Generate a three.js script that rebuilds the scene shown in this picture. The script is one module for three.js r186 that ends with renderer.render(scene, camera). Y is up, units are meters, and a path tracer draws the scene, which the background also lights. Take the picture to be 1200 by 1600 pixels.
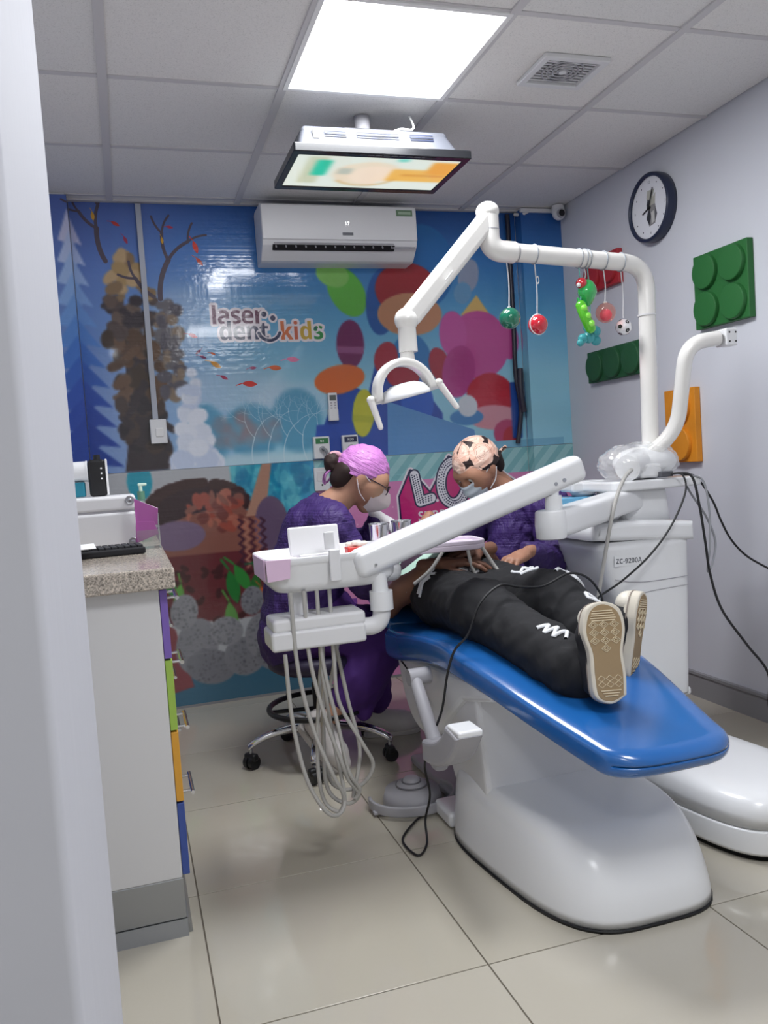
import * as THREE from 'three';
import { RoundedBoxGeometry } from 'three/addons/geometries/RoundedBoxGeometry.js';
import { mergeGeometries, mergeVertices } from 'three/addons/utils/BufferGeometryUtils.js';
import { RectAreaLightUniformsLib } from 'three/addons/lights/RectAreaLightUniformsLib.js';
import { ImprovedNoise } from 'three/addons/math/ImprovedNoise.js';

// ---------- camera, lights, exposure ----------
const scene = new THREE.Scene();
scene.background = new THREE.Color(0x000000);
const camera = new THREE.PerspectiveCamera(63.42, 1200 / 1600, 0.05, 40);
camera.rotation.order = 'YXZ';
camera.position.set(0, 1.1535, 0);
camera.rotation.set(-0.05943, -0.29779, -0.06773);
const renderer = new THREE.WebGLRenderer({ antialias: true });
renderer.toneMapping = THREE.LinearToneMapping;
renderer.toneMappingExposure = 1.95;
renderer.shadowMap.enabled = true;
RectAreaLightUniformsLib.init();
const PANEL_LIGHT = 16, PANEL_COLOR = 0xfafcff;   // flush LED ceiling panels, 60 x 60 cm
const PANELS = [[0.932, -2.627, 1, 'large square white LED panel glowing in the ceiling above the television'], [0.932, -0.527, 0.72, 'second square LED ceiling panel nearer the doorway'], [-0.268, 0.673, 0.36, 'third square LED ceiling panel in the entry behind the doorway wall']];
const H = 2.48, BACK = -4.21, RIGHT = 2.40, LEFT = -0.62;

// ---------- helpers ----------
let seed = 7;
const rnd = () => { seed = (seed * 1664525 + 1013904223) >>> 0; return seed / 4294967296; };
const V = (x, y, z) => new THREE.Vector3(x, y, z);
const taken = {};
const numbered = n => { taken[n] = (taken[n] || 0) + 1; return taken[n] === 1 ? n : `${n}_${String(taken[n] - 1).padStart(3, '0')}`; };
function shade(o) { o.castShadow = true; o.receiveShadow = true; return o; }
function obj(name, geo, m, parent) {
  const g = Array.isArray(geo) ? merge(geo) : geo;
  const o = shade(new THREE.Mesh(g, m));
  if (parent) { o.name = name; parent.add(o); } else { o.name = numbered(name); scene.add(o); }
  return o;
}
function merge(list) {
  const l = list.map(g => { const c = g.index ? g.toNonIndexed() : g.clone(); for (const k of Object.keys(c.attributes)) if (!['position', 'normal', 'uv'].includes(k)) c.deleteAttribute(k); if (!c.attributes.uv) c.setAttribute('uv', new THREE.BufferAttribute(new Float32Array(c.attributes.position.count * 2), 2)); return c; });
  return mergeGeometries(l);
}
function tag(o, label, category, group) { o.userData.label = label; o.userData.category = category; if (group) o.userData.group = group; return o; }
function thing(name, label, category, pos = [0, 0, 0], group) { const o = new THREE.Group(); o.name = numbered(name); o.position.set(...pos); scene.add(o); return tag(o, label, category, group); }
function struct(name, geo, m) { const o = obj(name, geo, m); o.userData.kind = 'structure'; return o; }
const box = (w, h, d, x = 0, y = 0, z = 0) => new THREE.BoxGeometry(w, h, d).translate(x, y, z);
const rbox = (w, h, d, x = 0, y = 0, z = 0, r = 0.01, s = 3) => new RoundedBoxGeometry(w, h, d, s, Math.min(r, w / 2.01, h / 2.01, d / 2.01)).translate(x, y, z);
const cyl = (r0, r1, h, x = 0, y = 0, z = 0, n = 32) => new THREE.CylinderGeometry(r0, r1, h, n).translate(x, y, z);
const ball = (r, x = 0, y = 0, z = 0, n = 24) => new THREE.SphereGeometry(r, n, Math.round(n * 0.7)).translate(x, y, z);
const lathe = (pts, n = 40) => new THREE.LatheGeometry(pts.map(p => new THREE.Vector2(p[0], p[1])), n);
function tube(pts, r, seg = 0, n = 10, tension = 0.5) {
  const c = new THREE.CatmullRomCurve3(pts.map(p => V(...p)), false, 'catmullrom', tension);
  return new THREE.TubeGeometry(c, seg || pts.length * 8, r, n, false);
}
function capTube(pts, r, seg, n = 14) { const a = pts[0], b = pts[pts.length - 1]; return merge([tube(pts, r, seg, n), ball(r * 0.999, ...a, n), ball(r * 0.999, ...b, n)]); }
// straight bar between two points
function bar(a, b, r0, r1 = r0, n = 24) {
  const A = V(...a), B = V(...b), L = A.distanceTo(B), g = new THREE.CylinderGeometry(r1, r0, L, n);
  g.applyQuaternion(new THREE.Quaternion().setFromUnitVectors(V(0, 1, 0), B.clone().sub(A).normalize()));
  return g.translate((A.x + B.x) / 2, (A.y + B.y) / 2, (A.z + B.z) / 2);
}
// tube with constant radius and rounded corners
function pipe(pts, r, bend, n = 24) {
  const path = new THREE.CurvePath(); const P = pts.map(p => V(...p)); let cur = P[0];
  for (let i = 1; i < P.length; i++) {
    if (i === P.length - 1) { path.add(new THREE.LineCurve3(cur, P[i])); break; }
    const d0 = P[i].clone().sub(P[i - 1]).normalize(), d1 = P[i + 1].clone().sub(P[i]).normalize();
    const a = P[i].clone().addScaledVector(d0, -bend), b = P[i].clone().addScaledVector(d1, bend);
    path.add(new THREE.LineCurve3(cur, a)); path.add(new THREE.QuadraticBezierCurve3(a, P[i], b)); cur = b;
  }
  return new THREE.TubeGeometry(path, 90, r, n, false);
}
// box-like bar with rounded section between two points: w across (horizontal), h deep
function beam(a, b, w, h, r = 0.02) {
  const A = V(...a), B = V(...b), L = A.distanceTo(B), g = rbox(w, h, L, 0, 0, 0, r, 4);
  const m = new THREE.Matrix4().lookAt(B, A, V(0, 1, 0)); g.applyMatrix4(m);
  return g.translate((A.x + B.x) / 2, (A.y + B.y) / 2, (A.z + B.z) / 2);
}
function shapeOf(pts) { const s = new THREE.Shape(); pts.forEach((p, i) => i ? s.lineTo(p[0], p[1]) : s.moveTo(p[0], p[1])); s.closePath(); return s; }
function splineShape(pts, closed = true) { const c = new THREE.SplineCurve(pts.map(p => new THREE.Vector2(p[0], p[1]))); return new THREE.Shape(c.getPoints(pts.length * 8)); }
function extr(shape, depth, bevel = 0.005, bs = 3, curve = 12) {
  return new THREE.ExtrudeGeometry(shape, { depth: Math.max(1e-4, depth - 2 * bevel), bevelEnabled: bevel > 0, bevelThickness: bevel, bevelSize: bevel, bevelOffset: -bevel, bevelSegments: bs, curveSegments: curve }).translate(0, 0, bevel);
}
const rrect = (w, h, r) => { const s = new THREE.Shape(), x = -w / 2, y = -h / 2; s.moveTo(x + r, y); s.lineTo(x + w - r, y); s.quadraticCurveTo(x + w, y, x + w, y + r); s.lineTo(x + w, y + h - r); s.quadraticCurveTo(x + w, y + h, x + w - r, y + h); s.lineTo(x + r, y + h); s.quadraticCurveTo(x, y + h, x, y + h - r); s.lineTo(x, y + r); s.quadraticCurveTo(x, y, x + r, y); return s; };
// surface through cross sections: rings = [[x,y,z]...] of equal length, closed around, ends capped
function loft(rings, cap = true) {
  const n = rings[0].length, pos = [], idx = [], uv = [];
  rings.forEach((r, j) => r.forEach((p, i) => { pos.push(...p); uv.push(i / n, j / (rings.length - 1)); }));
  for (let j = 0; j < rings.length - 1; j++) for (let i = 0; i < n; i++) { const a = j * n + i, b = j * n + (i + 1) % n, c = a + n, d = b + n; idx.push(a, b, d, a, d, c); }
  if (cap) for (const j of [0, rings.length - 1]) {
    const r = rings[j], c = r.reduce((s, p) => [s[0] + p[0] / n, s[1] + p[1] / n, s[2] + p[2] / n], [0, 0, 0]), k = pos.length / 3;
    pos.push(...c); uv.push(0.5, 0.5);
    for (let i = 0; i < n; i++) { const a = j * n + i, b = j * n + (i + 1) % n; j ? idx.push(a, b, k) : idx.push(b, a, k); }
  }
  const g = new THREE.BufferGeometry(); g.setAttribute('position', new THREE.Float32BufferAttribute(pos, 3)); g.setAttribute('uv', new THREE.Float32BufferAttribute(uv, 2)); g.setIndex(idx); g.computeVertexNormals(); return g;
}
// superellipse ring in a plane: returns [a,b] pairs
function sring(a, b, e, n = 40) { const o = []; for (let i = 0; i < n; i++) { const t = i / n * Math.PI * 2, c = Math.cos(t), s = Math.sin(t); o.push([a * Math.sign(c) * Math.abs(c) ** (2 / e), b * Math.sign(s) * Math.abs(s) ** (2 / e)]); } return o; }
const noise = new ImprovedNoise();
const fbm = (x, y, z, o = 3) => { let s = 0, a = 0.5; for (let i = 0; i < o; i++) { s += a * noise.noise(x, y, z); x *= 2.1; y *= 2.1; z *= 2.1; a *= 0.5; } return s; };

// ---------- textures ----------
function canvasTex(w, h, draw, srgb = true) {
  const c = document.createElement('canvas'); c.width = w; c.height = h; draw(c.getContext('2d'), w, h);
  const t = new THREE.CanvasTexture(c); if (srgb) t.colorSpace = THREE.SRGBColorSpace; t.wrapS = t.wrapT = THREE.RepeatWrapping; t.anisotropy = 8; return t;
}
function dataTex(n, f, srgb = true) {
  const d = new Uint8Array(n * n * 4);
  for (let y = 0; y < n; y++) for (let x = 0; x < n; x++) { const c = f(x / n, y / n, x, y), k = (y * n + x) * 4; d[k] = c[0]; d[k + 1] = c[1]; d[k + 2] = c[2]; d[k + 3] = 255; }
  const t = new THREE.DataTexture(d, n, n); t.magFilter = THREE.LinearFilter; t.minFilter = THREE.LinearMipmapLinearFilter; t.generateMipmaps = true; t.wrapS = t.wrapT = THREE.RepeatWrapping; if (srgb) t.colorSpace = THREE.SRGBColorSpace; t.needsUpdate = true; return t;
}
const std = (c, r = 0.5, o = {}) => new THREE.MeshStandardMaterial({ color: c, roughness: r, ...o });
const phy = (c, r = 0.5, o = {}) => new THREE.MeshPhysicalMaterial({ color: c, roughness: r, ...o });
const grain = dataTex(256, () => { const v = 110 + 60 * rnd(); return [v, v, v]; }, false);
const soft = dataTex(256, (u, v) => { const a = 128 + 200 * (fbm(Math.cos(u * 6.283) * 2 + 9, Math.sin(u * 6.283) * 2 + 3, Math.cos(v * 6.283) * 2) + 0.6 * fbm(Math.sin(v * 6.283) * 3, Math.cos(v * 6.283) * 3, u * 0 + 5.3)); const c = Math.max(0, Math.min(255, a)); return [c, c, c]; }, false);
function weaveTex() { return dataTex(128, (u, v, x, y) => { const a = ((x >> 1) + (y >> 1)) % 2 ? 170 : 90; const c = a + 40 * rnd(); return [c, c, c]; }, false); }
const weave = weaveTex(); weave.repeat.set(1, 1);
const rep = (t, x, y) => { const c = t.clone(); c.repeat.set(x, y); c.needsUpdate = true; return c; };
const M = {
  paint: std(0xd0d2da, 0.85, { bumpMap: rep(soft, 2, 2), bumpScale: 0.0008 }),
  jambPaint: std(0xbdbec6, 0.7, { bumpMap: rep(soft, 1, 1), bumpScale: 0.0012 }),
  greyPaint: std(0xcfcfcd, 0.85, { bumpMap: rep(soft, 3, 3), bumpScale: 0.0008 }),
  whiteWall: std(0xe6e6e8, 0.8),
  abs: phy(0xe9eaec, 0.28, { clearcoat: 0.4, clearcoatRoughness: 0.15 }),
  absMatt: std(0xe2e2e4, 0.42),
  absGrey: std(0xa9a8ae, 0.45),
  tubeWhite: phy(0xeceae6, 0.25, { clearcoat: 0.5, clearcoatRoughness: 0.1 }),
  hose: std(0xb4b2ae, 0.5),
  greyHose: std(0x8d8f94, 0.5),
  black: std(0x17171a, 0.45),
  blackSoft: std(0x1b1b20, 0.8),
  chrome: std(0xd8d8dc, 0.14, { metalness: 1 }),
  steel: std(0xb9bbc0, 0.32, { metalness: 1 }),
  blueVinyl: phy(0x1d5fa6, 0.22, { clearcoat: 0.7, clearcoatRoughness: 0.12 }),
  grout: std(0x6f675c, 0.9),
  aluminium: std(0xa6a8aa, 0.4, { metalness: 0.75 }),
  skirting: std(0x8d8d90, 0.5),
  navy: std(0x232b45, 0.35),
  white: std(0xf0f0f0, 0.5),
  glass: phy(0xffffff, 0.03, { transmission: 1, thickness: 0, ior: 1.45 }),
};
// ---------- room shell ----------
const tileTones = [0xb4aea0, 0xb1ab9d, 0xb7b1a4].map(c => phy(c, 0.2, { roughnessMap: rep(soft, 1, 1), bumpMap: rep(soft, 0.5, 0.5), bumpScale: 0.0003, clearcoat: 0.25, clearcoatRoughness: 0.08 }));
{
  const f = struct('floor', box(RIGHT - LEFT + 1.4, 0.1, 6.2, (RIGHT + LEFT) / 2 - 0.4, -0.0535, -1.4), M.grout);
  const g = rbox(0.5965, 0.012, 0.5965, 0, 0, 0, 0.0012, 1);
  for (let i = -2; i <= 3; i++) for (let j = -4; j <= 5; j++) {
    const x0 = Math.max(LEFT - 0.7, 0.094 + i * 0.6), x1 = Math.min(RIGHT, 0.094 + (i + 1) * 0.6), z0 = Math.max(BACK, -2.292 + j * 0.6), z1 = Math.min(1.4, -2.292 + (j + 1) * 0.6);
    if (x1 - x0 < 0.01 || z1 - z0 < 0.01) continue;
    const t = obj('tile', g, tileTones[Math.floor(rnd() * 3)], f);
    t.scale.set((x1 - x0) / 0.6, 1, (z1 - z0) / 0.6); t.position.set((x0 + x1) / 2, -0.006, (z0 + z1) / 2);
  }
}
{
  const c = struct('ceiling', box(4.6, 0.1, 6.2, 0.7, H + 0.085, -1.4), M.whiteWall);
  const speck = dataTex(256, () => { const v = rnd() < 0.05 ? 226 : 244 + 10 * rnd(); return [v, v, v]; });
  const cm = [std(0xf0eeec, 0.95, { map: speck, bumpMap: grain, bumpScale: 0.0008 }), std(0xecebea, 0.95, { map: speck, bumpMap: grain, bumpScale: 0.0008 })];
  const barM = std(0xcfcdcf, 0.6);
  const g = box(0.578, 0.015, 0.578), cx = 0.032, cz = -2.927;
  for (let i = -3; i <= 3; i++) for (let j = -3; j <= 7; j++) {
    if (PANELS.some(p => Math.abs(cx + 0.3 + i * 0.6 - p[0]) < 0.1 && Math.abs(cz + 0.3 + j * 0.6 - p[1]) < 0.1)) continue;
    const x0 = Math.max(-1.5, cx + i * 0.6), x1 = Math.min(RIGHT, cx + (i + 1) * 0.6), z0 = Math.max(BACK, cz + j * 0.6), z1 = Math.min(1.5, cz + (j + 1) * 0.6);
    if (x1 - x0 < 0.02 || z1 - z0 < 0.02) continue;
    const t = obj('ceiling_tile', g, cm[(i + j * 3 + 20) % 2], c);
    t.scale.set((x1 - x0 - 0.012) / 0.58, 1, (z1 - z0 - 0.012) / 0.58); t.position.set((x0 + x1) / 2, H + 0.0115, (z0 + z1) / 2);
  }
  for (let i = -2; i <= 3; i++) obj('grid_bar', box(0.03, 0.034, 5.75, cx + i * 0.6, H + 0.014, -1.36), barM, c);
  for (let j = -2; j <= 7; j++) obj('grid_bar', box(3.96, 0.03, 0.022, 0.42, H + 0.015, cz + j * 0.6), barM, c);
  obj('edge_angle', box(3.0, 0.02, 0.025, 0.9, H + 0.006, BACK + 0.0125), barM, c);
}
struct('wall_back', box(4.2, 2.75, 0.1, 0.5, 1.3, BACK - 0.052), M.whiteWall);
struct('wall_right', box(0.1, 2.75, 6.2, RIGHT + 0.05, 1.3, -1.4), M.paint);
struct('wall_left', box(0.1, 2.75, 3.45, LEFT - 0.05, 1.3, -2.53), M.paint);
struct('wall_front', box(4.6, 2.75, 0.1, 0.6, 1.3, 1.55), M.greyPaint);
struct('wall_entry', box(0.1, 2.75, 2.1, -1.5, 1.3, 0.5), M.greyPaint);
// near wall end beside the doorway the picture is taken from: its long lit side faces the room
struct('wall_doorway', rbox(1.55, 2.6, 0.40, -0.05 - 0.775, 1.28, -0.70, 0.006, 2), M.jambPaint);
{
  const b = struct('baseboard_right', box(0.014, 0.105, 5.2, RIGHT - 0.007, 0.0525, -1.6), M.skirting);
  obj('baseboard_lip', box(0.02, 0.012, 5.2, RIGHT - 0.01, 0.108, -1.6), M.skirting, b);
}
// ceiling light panels: frame, diffuser, and a light of the same size just below
for (const [x, z, k, label] of PANELS) {
  const t = thing('ceiling_light', label, 'ceiling light', [x, H, z], 'LED ceiling panels');
  obj('frame', extr((() => { const s = rrect(0.6, 0.6, 0.004); s.holes.push(rrect(0.565, 0.565, 0.003)); return s; })(), 0.014, 0.001, 1).rotateX(Math.PI / 2).translate(0, 0.008, 0), M.white, t);
  obj('diffuser', box(0.57, 0.006, 0.57, 0, 0.002, 0), std(0xffffff, 0.6, { emissive: PANEL_COLOR, emissiveIntensity: 3.5 }), t);
  const l = new THREE.RectAreaLight(PANEL_COLOR, PANEL_LIGHT * k, 0.565, 0.565);
  l.position.set(x, H - 0.008, z); l.rotation.x = -Math.PI / 2; l.castShadow = true; scene.add(l);
}

// ---------- printed murals on the back wall ----------
const MX0 = -0.62, MS = 672;            // metres to texture pixels
const mx = x => (x - MX0) * MS;
function ell(c, x, y, rx, ry, rot = 0) { c.beginPath(); c.ellipse(x, y, Math.abs(rx), Math.abs(ry), rot, 0, 7); c.fill(); }
function leafShape(c, x, y, l, a, col) { c.save(); c.translate(x, y); c.rotate(a); c.fillStyle = col; c.beginPath(); c.moveTo(-l, 0); c.quadraticCurveTo(0, -l * 0.75, l, 0); c.quadraticCurveTo(0, l * 0.75, -l, 0); c.fill(); c.strokeStyle = col; c.lineWidth = l * 0.12; c.beginPath(); c.moveTo(-l, 0); c.lineTo(-l * 1.7, l * 0.3); c.stroke(); c.restore(); }
function branch(c, x, y, a, l, w, d) { if (!d) return; const x1 = x + Math.cos(a) * l, y1 = y + Math.sin(a) * l; c.lineWidth = w; c.beginPath(); c.moveTo(x, y); c.quadraticCurveTo(x + Math.cos(a - 0.3) * l * 0.5, y + Math.sin(a - 0.3) * l * 0.5, x1, y1); c.stroke(); branch(c, x1, y1, a - 0.35 - 0.3 * rnd(), l * 0.68, w * 0.65, d - 1); branch(c, x1, y1, a + 0.3 + 0.3 * rnd(), l * 0.7, w * 0.65, d - 1); }
function lin(c, x0, y0, x1, y1, stops) { const g = c.createLinearGradient(x0, y0, x1, y1); stops.forEach(([t, k]) => g.addColorStop(t, k)); return g; }
function balloon(c, x, y, rx, ry, col, rot = 0, stripe) {
  c.save(); c.translate(x, y); c.rotate(rot); c.fillStyle = col; c.beginPath(); c.ellipse(0, 0, rx, ry, 0, 0, 7); c.fill();
  if (stripe) { c.clip(); c.fillStyle = stripe; c.fillRect(-rx, ry * 0.1, 2 * rx, ry * 0.28); }
  c.restore();
}
function softLayer(c, w, h, k, draw) { const s = document.createElement('canvas'); s.width = Math.ceil(w / k); s.height = Math.ceil(h / k); const x = s.getContext('2d'); x.scale(1 / k, 1 / k); draw(x); c.imageSmoothingEnabled = true; c.imageSmoothingQuality = 'high'; c.drawImage(s, 0, 0, s.width * k, s.height * k); }
const UP0 = 1.19, UP1 = 2.48;
const upperTex = canvasTex(2048, Math.round((UP1 - UP0) * MS), (c, w, h) => {
  const Y = y => (UP1 - y) * MS;
  c.fillStyle = lin(c, 0, 0, 0, h, [[0, '#28579f'], [0.22, '#3f80c2'], [0.45, '#66b0dc'], [0.7, '#9ad4ea'], [1, '#98d2e6']]); c.fillRect(0, 0, w, h);
  c.fillStyle = lin(c, 0, 0, mx(0.75), 0, [[0, 'rgba(92,100,176,0.8)'], [0.6, 'rgba(130,140,205,0.5)'], [1, 'rgba(130,150,215,0)']]); c.fillRect(0, 0, mx(0.75), h);
  softLayer(c, w, h, 40, c => { c.fillStyle = 'rgba(205,220,240,0.4)'; ell(c, mx(0.55), Y(1.55), 190, 90); ell(c, mx(0.3), Y(1.9), 90, 130); ell(c, mx(0.85), Y(1.5), 150, 70); });
  // distant misty trees
  softLayer(c, w, h, 14, c => {
    c.fillStyle = 'rgba(78,152,190,0.8)'; ell(c, mx(0.40), Y(1.33), 70, 120); ell(c, mx(0.63), Y(1.36), 100, 90); ell(c, mx(0.86), Y(1.4), 90, 110);
    for (let i = 0; i < 40; i++) { c.fillStyle = i % 2 ? 'rgba(150,130,135,0.5)' : 'rgba(120,165,190,0.5)'; ell(c, mx(0.46 + 0.3 * rnd()), Y(1.3 + 0.14 * rnd()), 14 + 16 * rnd(), 14 + 16 * rnd()); }
    c.fillStyle = 'rgba(205,232,240,0.7)'; ell(c, mx(0.6), Y(1.2), 280, 30);
  });
  c.lineCap = 'round';
  c.strokeStyle = 'rgba(215,236,245,0.6)'; for (const [x, y] of [[0.62, 1.19], [0.78, 1.19], [0.9, 1.19], [0.95, 1.19], [0.70, 1.19]]) branch(c, mx(x), Y(y), -1.7 + 0.4 * rnd(), 90, 4, 5);
  // winter wood on the left: an icy fir, a dark tree with dry foliage, bare branches
  softLayer(c, w, h, 6, c => {
    for (let i = 0; i < 13; i++) { const t = i / 12, y0 = 2.36 - 1.15 * t; c.fillStyle = ['#c3c6e4', '#b2c2e6', '#9db9e4', '#86abe0', '#6f9bd8', '#5c8bd0', '#4a78c6', '#3c66ba', '#3557b0', '#2f4ea8', '#2b49a2', '#29479e', '#29479e'][i]; const hw = 0.05 + 0.12 * t; c.beginPath(); c.moveTo(mx(-0.16), Y(y0 + 0.05)); c.lineTo(mx(-0.16 + hw), Y(y0 - 0.09)); c.lineTo(mx(-0.16 + hw * 0.4), Y(y0 - 0.075)); c.lineTo(mx(-0.16), Y(y0 - 0.11)); c.lineTo(mx(-0.16 - hw), Y(y0 - 0.09)); c.fill(); }
    c.fillStyle = '#3a3136'; c.beginPath(); c.moveTo(mx(0.0), Y(1.19)); c.bezierCurveTo(mx(0.05), Y(1.4), mx(0.03), Y(1.7), mx(0.06), Y(1.98)); c.lineTo(mx(0.11), Y(2.0)); c.bezierCurveTo(mx(0.14), Y(1.8), mx(0.16), Y(1.5), mx(0.25), Y(1.19)); c.fill();
    for (let i = 0; i < 150; i++) { const t = rnd(), y = 1.24 + 0.98 * t, sp = 0.045 + 0.09 * Math.sin(Math.PI * (1 - t) * 0.75 + 0.3); c.fillStyle = t > 0.8 ? ['#b09468', '#8d7458', '#c2a57e'][i % 3] : t > 0.62 ? ['#574a48', '#3f383e', '#6a5a52'][i % 3] : t > 0.3 ? ['#5a4436', '#463830', '#6b5140'][i % 3] : ['#3b3338', '#4a3c38', '#332c32'][i % 3]; ell(c, mx(0.09 + 0.03 * (1 - t) + (rnd() - 0.5) * 2 * sp), Y(y), 14 + 18 * rnd(), 10 + 14 * rnd(), rnd() * 3); }
    for (let i = 0; i < 50; i++) { const t = rnd(); c.fillStyle = ['#6d6a70', '#5c5862', '#8a7868'][i % 3]; ell(c, mx(0.26 + (rnd() - 0.5) * 0.09), Y(1.55 + 0.45 * t), 12 + 14 * rnd(), 12 + 14 * rnd()); }
  });
  c.strokeStyle = '#59505c'; branch(c, mx(-0.01), Y(2.2), -1.75, 105, 15, 3); branch(c, mx(0.23), Y(2.02), -1.3, 130, 16, 3); branch(c, mx(0.2), Y(2.03), -2.3, 80, 12, 2);
  // snow drift in front of the wood
  softLayer(c, w, h, 6, c => { for (let i = 0; i < 60; i++) { const t = rnd(); c.fillStyle = ['#dfe7f6', '#e8eefa', '#cbd8f0'][i % 3]; ell(c, mx(0.335 + (rnd() - 0.5) * (0.06 + 0.12 * (1 - t))), Y(1.2 + 0.42 * t * t + 0.06 * t), 18 + 26 * (1 - t), 16 + 24 * (1 - t)); } });
  // drifting leaves
  for (const [x, y, l, a, k] of [[0.049, 2.376, 15, 0.5, '#c0423c'], [0.09, 2.3, 14, 1.2, '#a8405e'], [-0.05, 2.41, 15, 1.5, '#d9a53c'], [0.30, 2.365, 12, 0.2, '#b8435c'], [0.416, 2.27, 22, 1.3, '#d8453a'], [0.43, 2.2, 17, 0.9, '#d2503c'], [0.37, 1.84, 17, 0.4, '#c83a55'], [0.39, 1.76, 12, 2.5, '#8a2d5c'], [0.41, 1.735, 13, 0.4, '#7d2b62'], [0.46, 1.75, 10, 0.4, '#e0653a'], [0.47, 1.695, 22, 0.6, '#e5a03e'], [0.506, 1.63, 15, 0.5, '#b02f5a'], [0.653, 1.673, 13, 0, '#a83468'], [0.631, 1.594, 26, 0.1, '#e5392e'], [0.767, 1.67, 23, 0.1, '#ec6a36'], [0.86, 1.71, 24, 0.1, '#ee7fae'], [0.26, 2.3, 12, 1.5, '#d9a53c']]) leafShape(c, mx(x), Y(y), l, a, k);
  // plain coloured balloons and shapes on the right half
  softLayer(c, w, h, 5, c => {
  c.fillStyle = '#2b50ae'; c.beginPath(); c.moveTo(mx(0.93), Y(1.19)); c.lineTo(mx(0.96), Y(1.37)); c.lineTo(mx(1.0), Y(1.37)); c.lineTo(mx(1.1), Y(1.6)); c.lineTo(mx(1.25), Y(1.52)); c.lineTo(mx(1.3), Y(1.68)); c.lineTo(mx(1.52), Y(1.6)); c.lineTo(mx(1.66), Y(1.4)); c.lineTo(mx(1.66), Y(1.19)); c.fill();
  balloon(c, mx(1.17), Y(2.05), 62, 92, '#69c34e', -0.5); balloon(c, mx(1.1), Y(2.14), 60, 44, '#8ecf6a', 0.3);
  balloon(c, mx(1.17), Y(1.78), 50, 84, '#7a2e63', 0.06, '#9c5a8a'); balloon(c, mx(1.10), Y(1.60), 92, 50, '#e2733a', -0.15);
  balloon(c, mx(1.215), Y(1.42), 40, 84, '#c9c83f', 0.12, '#b7ba38');
  balloon(c, mx(1.60), Y(2.18), 120, 150, '#2f74b8', 0.1); balloon(c, mx(1.36), Y(2.0), 60, 120, '#2f63ae', 0.15);
  balloon(c, mx(1.50), Y(2.06), 118, 96, '#a8343c'); balloon(c, mx(1.51), Y(1.93), 122, 76, '#cf9470');
  balloon(c, mx(1.5), Y(1.68), 78, 100, '#3d86c8'); balloon(c, mx(1.36), Y(1.7), 44, 60, '#b03546', 0.3); balloon(c, mx(1.66), Y(1.66), 40, 62, '#b03546', -0.2); balloon(c, mx(1.52), Y(1.46), 62, 84, '#2f63c8'); balloon(c, mx(1.45), Y(1.60), 62, 40, '#b03546');
  balloon(c, mx(1.86), Y(2.13), 40, 64, '#9aa6bf', 0.3); balloon(c, mx(1.82), Y(2.04), 34, 40, '#6fa3cc', 0.4);
  c.fillStyle = '#e2bd72'; c.beginPath(); c.moveTo(mx(1.8), Y(1.92)); c.lineTo(mx(1.9), Y(2.03)); c.lineTo(mx(1.99), Y(1.9)); c.fill();
  balloon(c, mx(1.90), Y(1.76), 120, 124, '#c9559c'); balloon(c, mx(1.75), Y(1.82), 54, 84, '#cd5aa6'); balloon(c, mx(2.08), Y(1.78), 40, 70, '#c9559c'); balloon(c, mx(1.77), Y(1.62), 64, 96, '#b9468e', 0.25);
  balloon(c, mx(1.95), Y(1.48), 96, 84, '#bf2f42'); balloon(c, mx(1.97), Y(1.36), 110, 46, '#d99aa8', 0.05); balloon(c, mx(2.04), Y(1.27), 56, 52, '#b8456f'); balloon(c, mx(2.06), Y(1.24), 34, 44, '#b3303c');
  c.fillStyle = '#2b50a0'; c.fillRect(mx(2.07), Y(1.55), 40, Y(1.24) - Y(1.55));
  balloon(c, mx(1.80), Y(1.37), 66, 30, '#4d8cc8'); balloon(c, mx(1.81), Y(1.43), 40, 40, '#d4dbe4'); 
  });
  c.fillStyle = '#5f97d0'; c.beginPath(); c.moveTo(mx(1.351), Y(1.475)); c.lineTo(mx(1.84), Y(1.30)); c.lineTo(mx(1.85), Y(1.19)); c.lineTo(mx(1.335), Y(1.19)); c.fill();
  c.fillStyle = '#7fbad6'; c.fillRect(mx(1.9), Y(1.23), 300, 40);
  // clinic lettering
  const T = (s, x, y, size, col, sp = 0) => { let px = mx(x); for (let i = 0; i < s.length; i++) { c.font = `bold ${size}px sans-serif`; c.lineJoin = 'round'; c.strokeStyle = '#f6eef4'; c.lineWidth = size * 0.2; c.strokeText(s[i], px, Y(y)); px += c.measureText(s[i]).width + sp; } px = mx(x); for (let i = 0; i < s.length; i++) { c.fillStyle = Array.isArray(col) ? col[i] : col; c.fillText(s[i], px, Y(y)); px += c.measureText(s[i]).width + sp; } };
  T('laser', 0.462, 1.893, 82, '#6a2d55', -4); T('dent', 0.495, 1.815, 82, '#3a3f63', -4); T('kids', 0.80, 1.81, 82, ['#e07a4a', '#d46a4c', '#d9b54a', '#3c9a52'], -2);
  c.strokeStyle = '#f6eef4'; c.lineWidth = 20; c.lineCap = 'round'; c.beginPath(); c.arc(mx(0.75), Y(1.865), 38, 0.35, 2.8); c.stroke(); c.strokeStyle = '#2c3560'; c.lineWidth = 10; c.beginPath(); c.arc(mx(0.75), Y(1.865), 38, 0.35, 2.8); c.stroke();
  for (const [x, y] of [[0.729, 1.94], [0.773, 1.92]]) { c.fillStyle = '#f6eef4'; ell(c, mx(x), Y(y), 16, 16); c.fillStyle = '#343a64'; ell(c, mx(x), Y(y), 9, 9); }
  c.strokeStyle = '#f6eef4'; c.lineWidth = 5; c.beginPath(); c.arc(mx(0.99), Y(1.865), 12, 0, 7); c.stroke(); c.font = 'bold 14px sans-serif'; c.fillStyle = '#35507c'; c.fillText('R', mx(0.99) - 5, Y(1.865) + 5);
});
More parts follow.
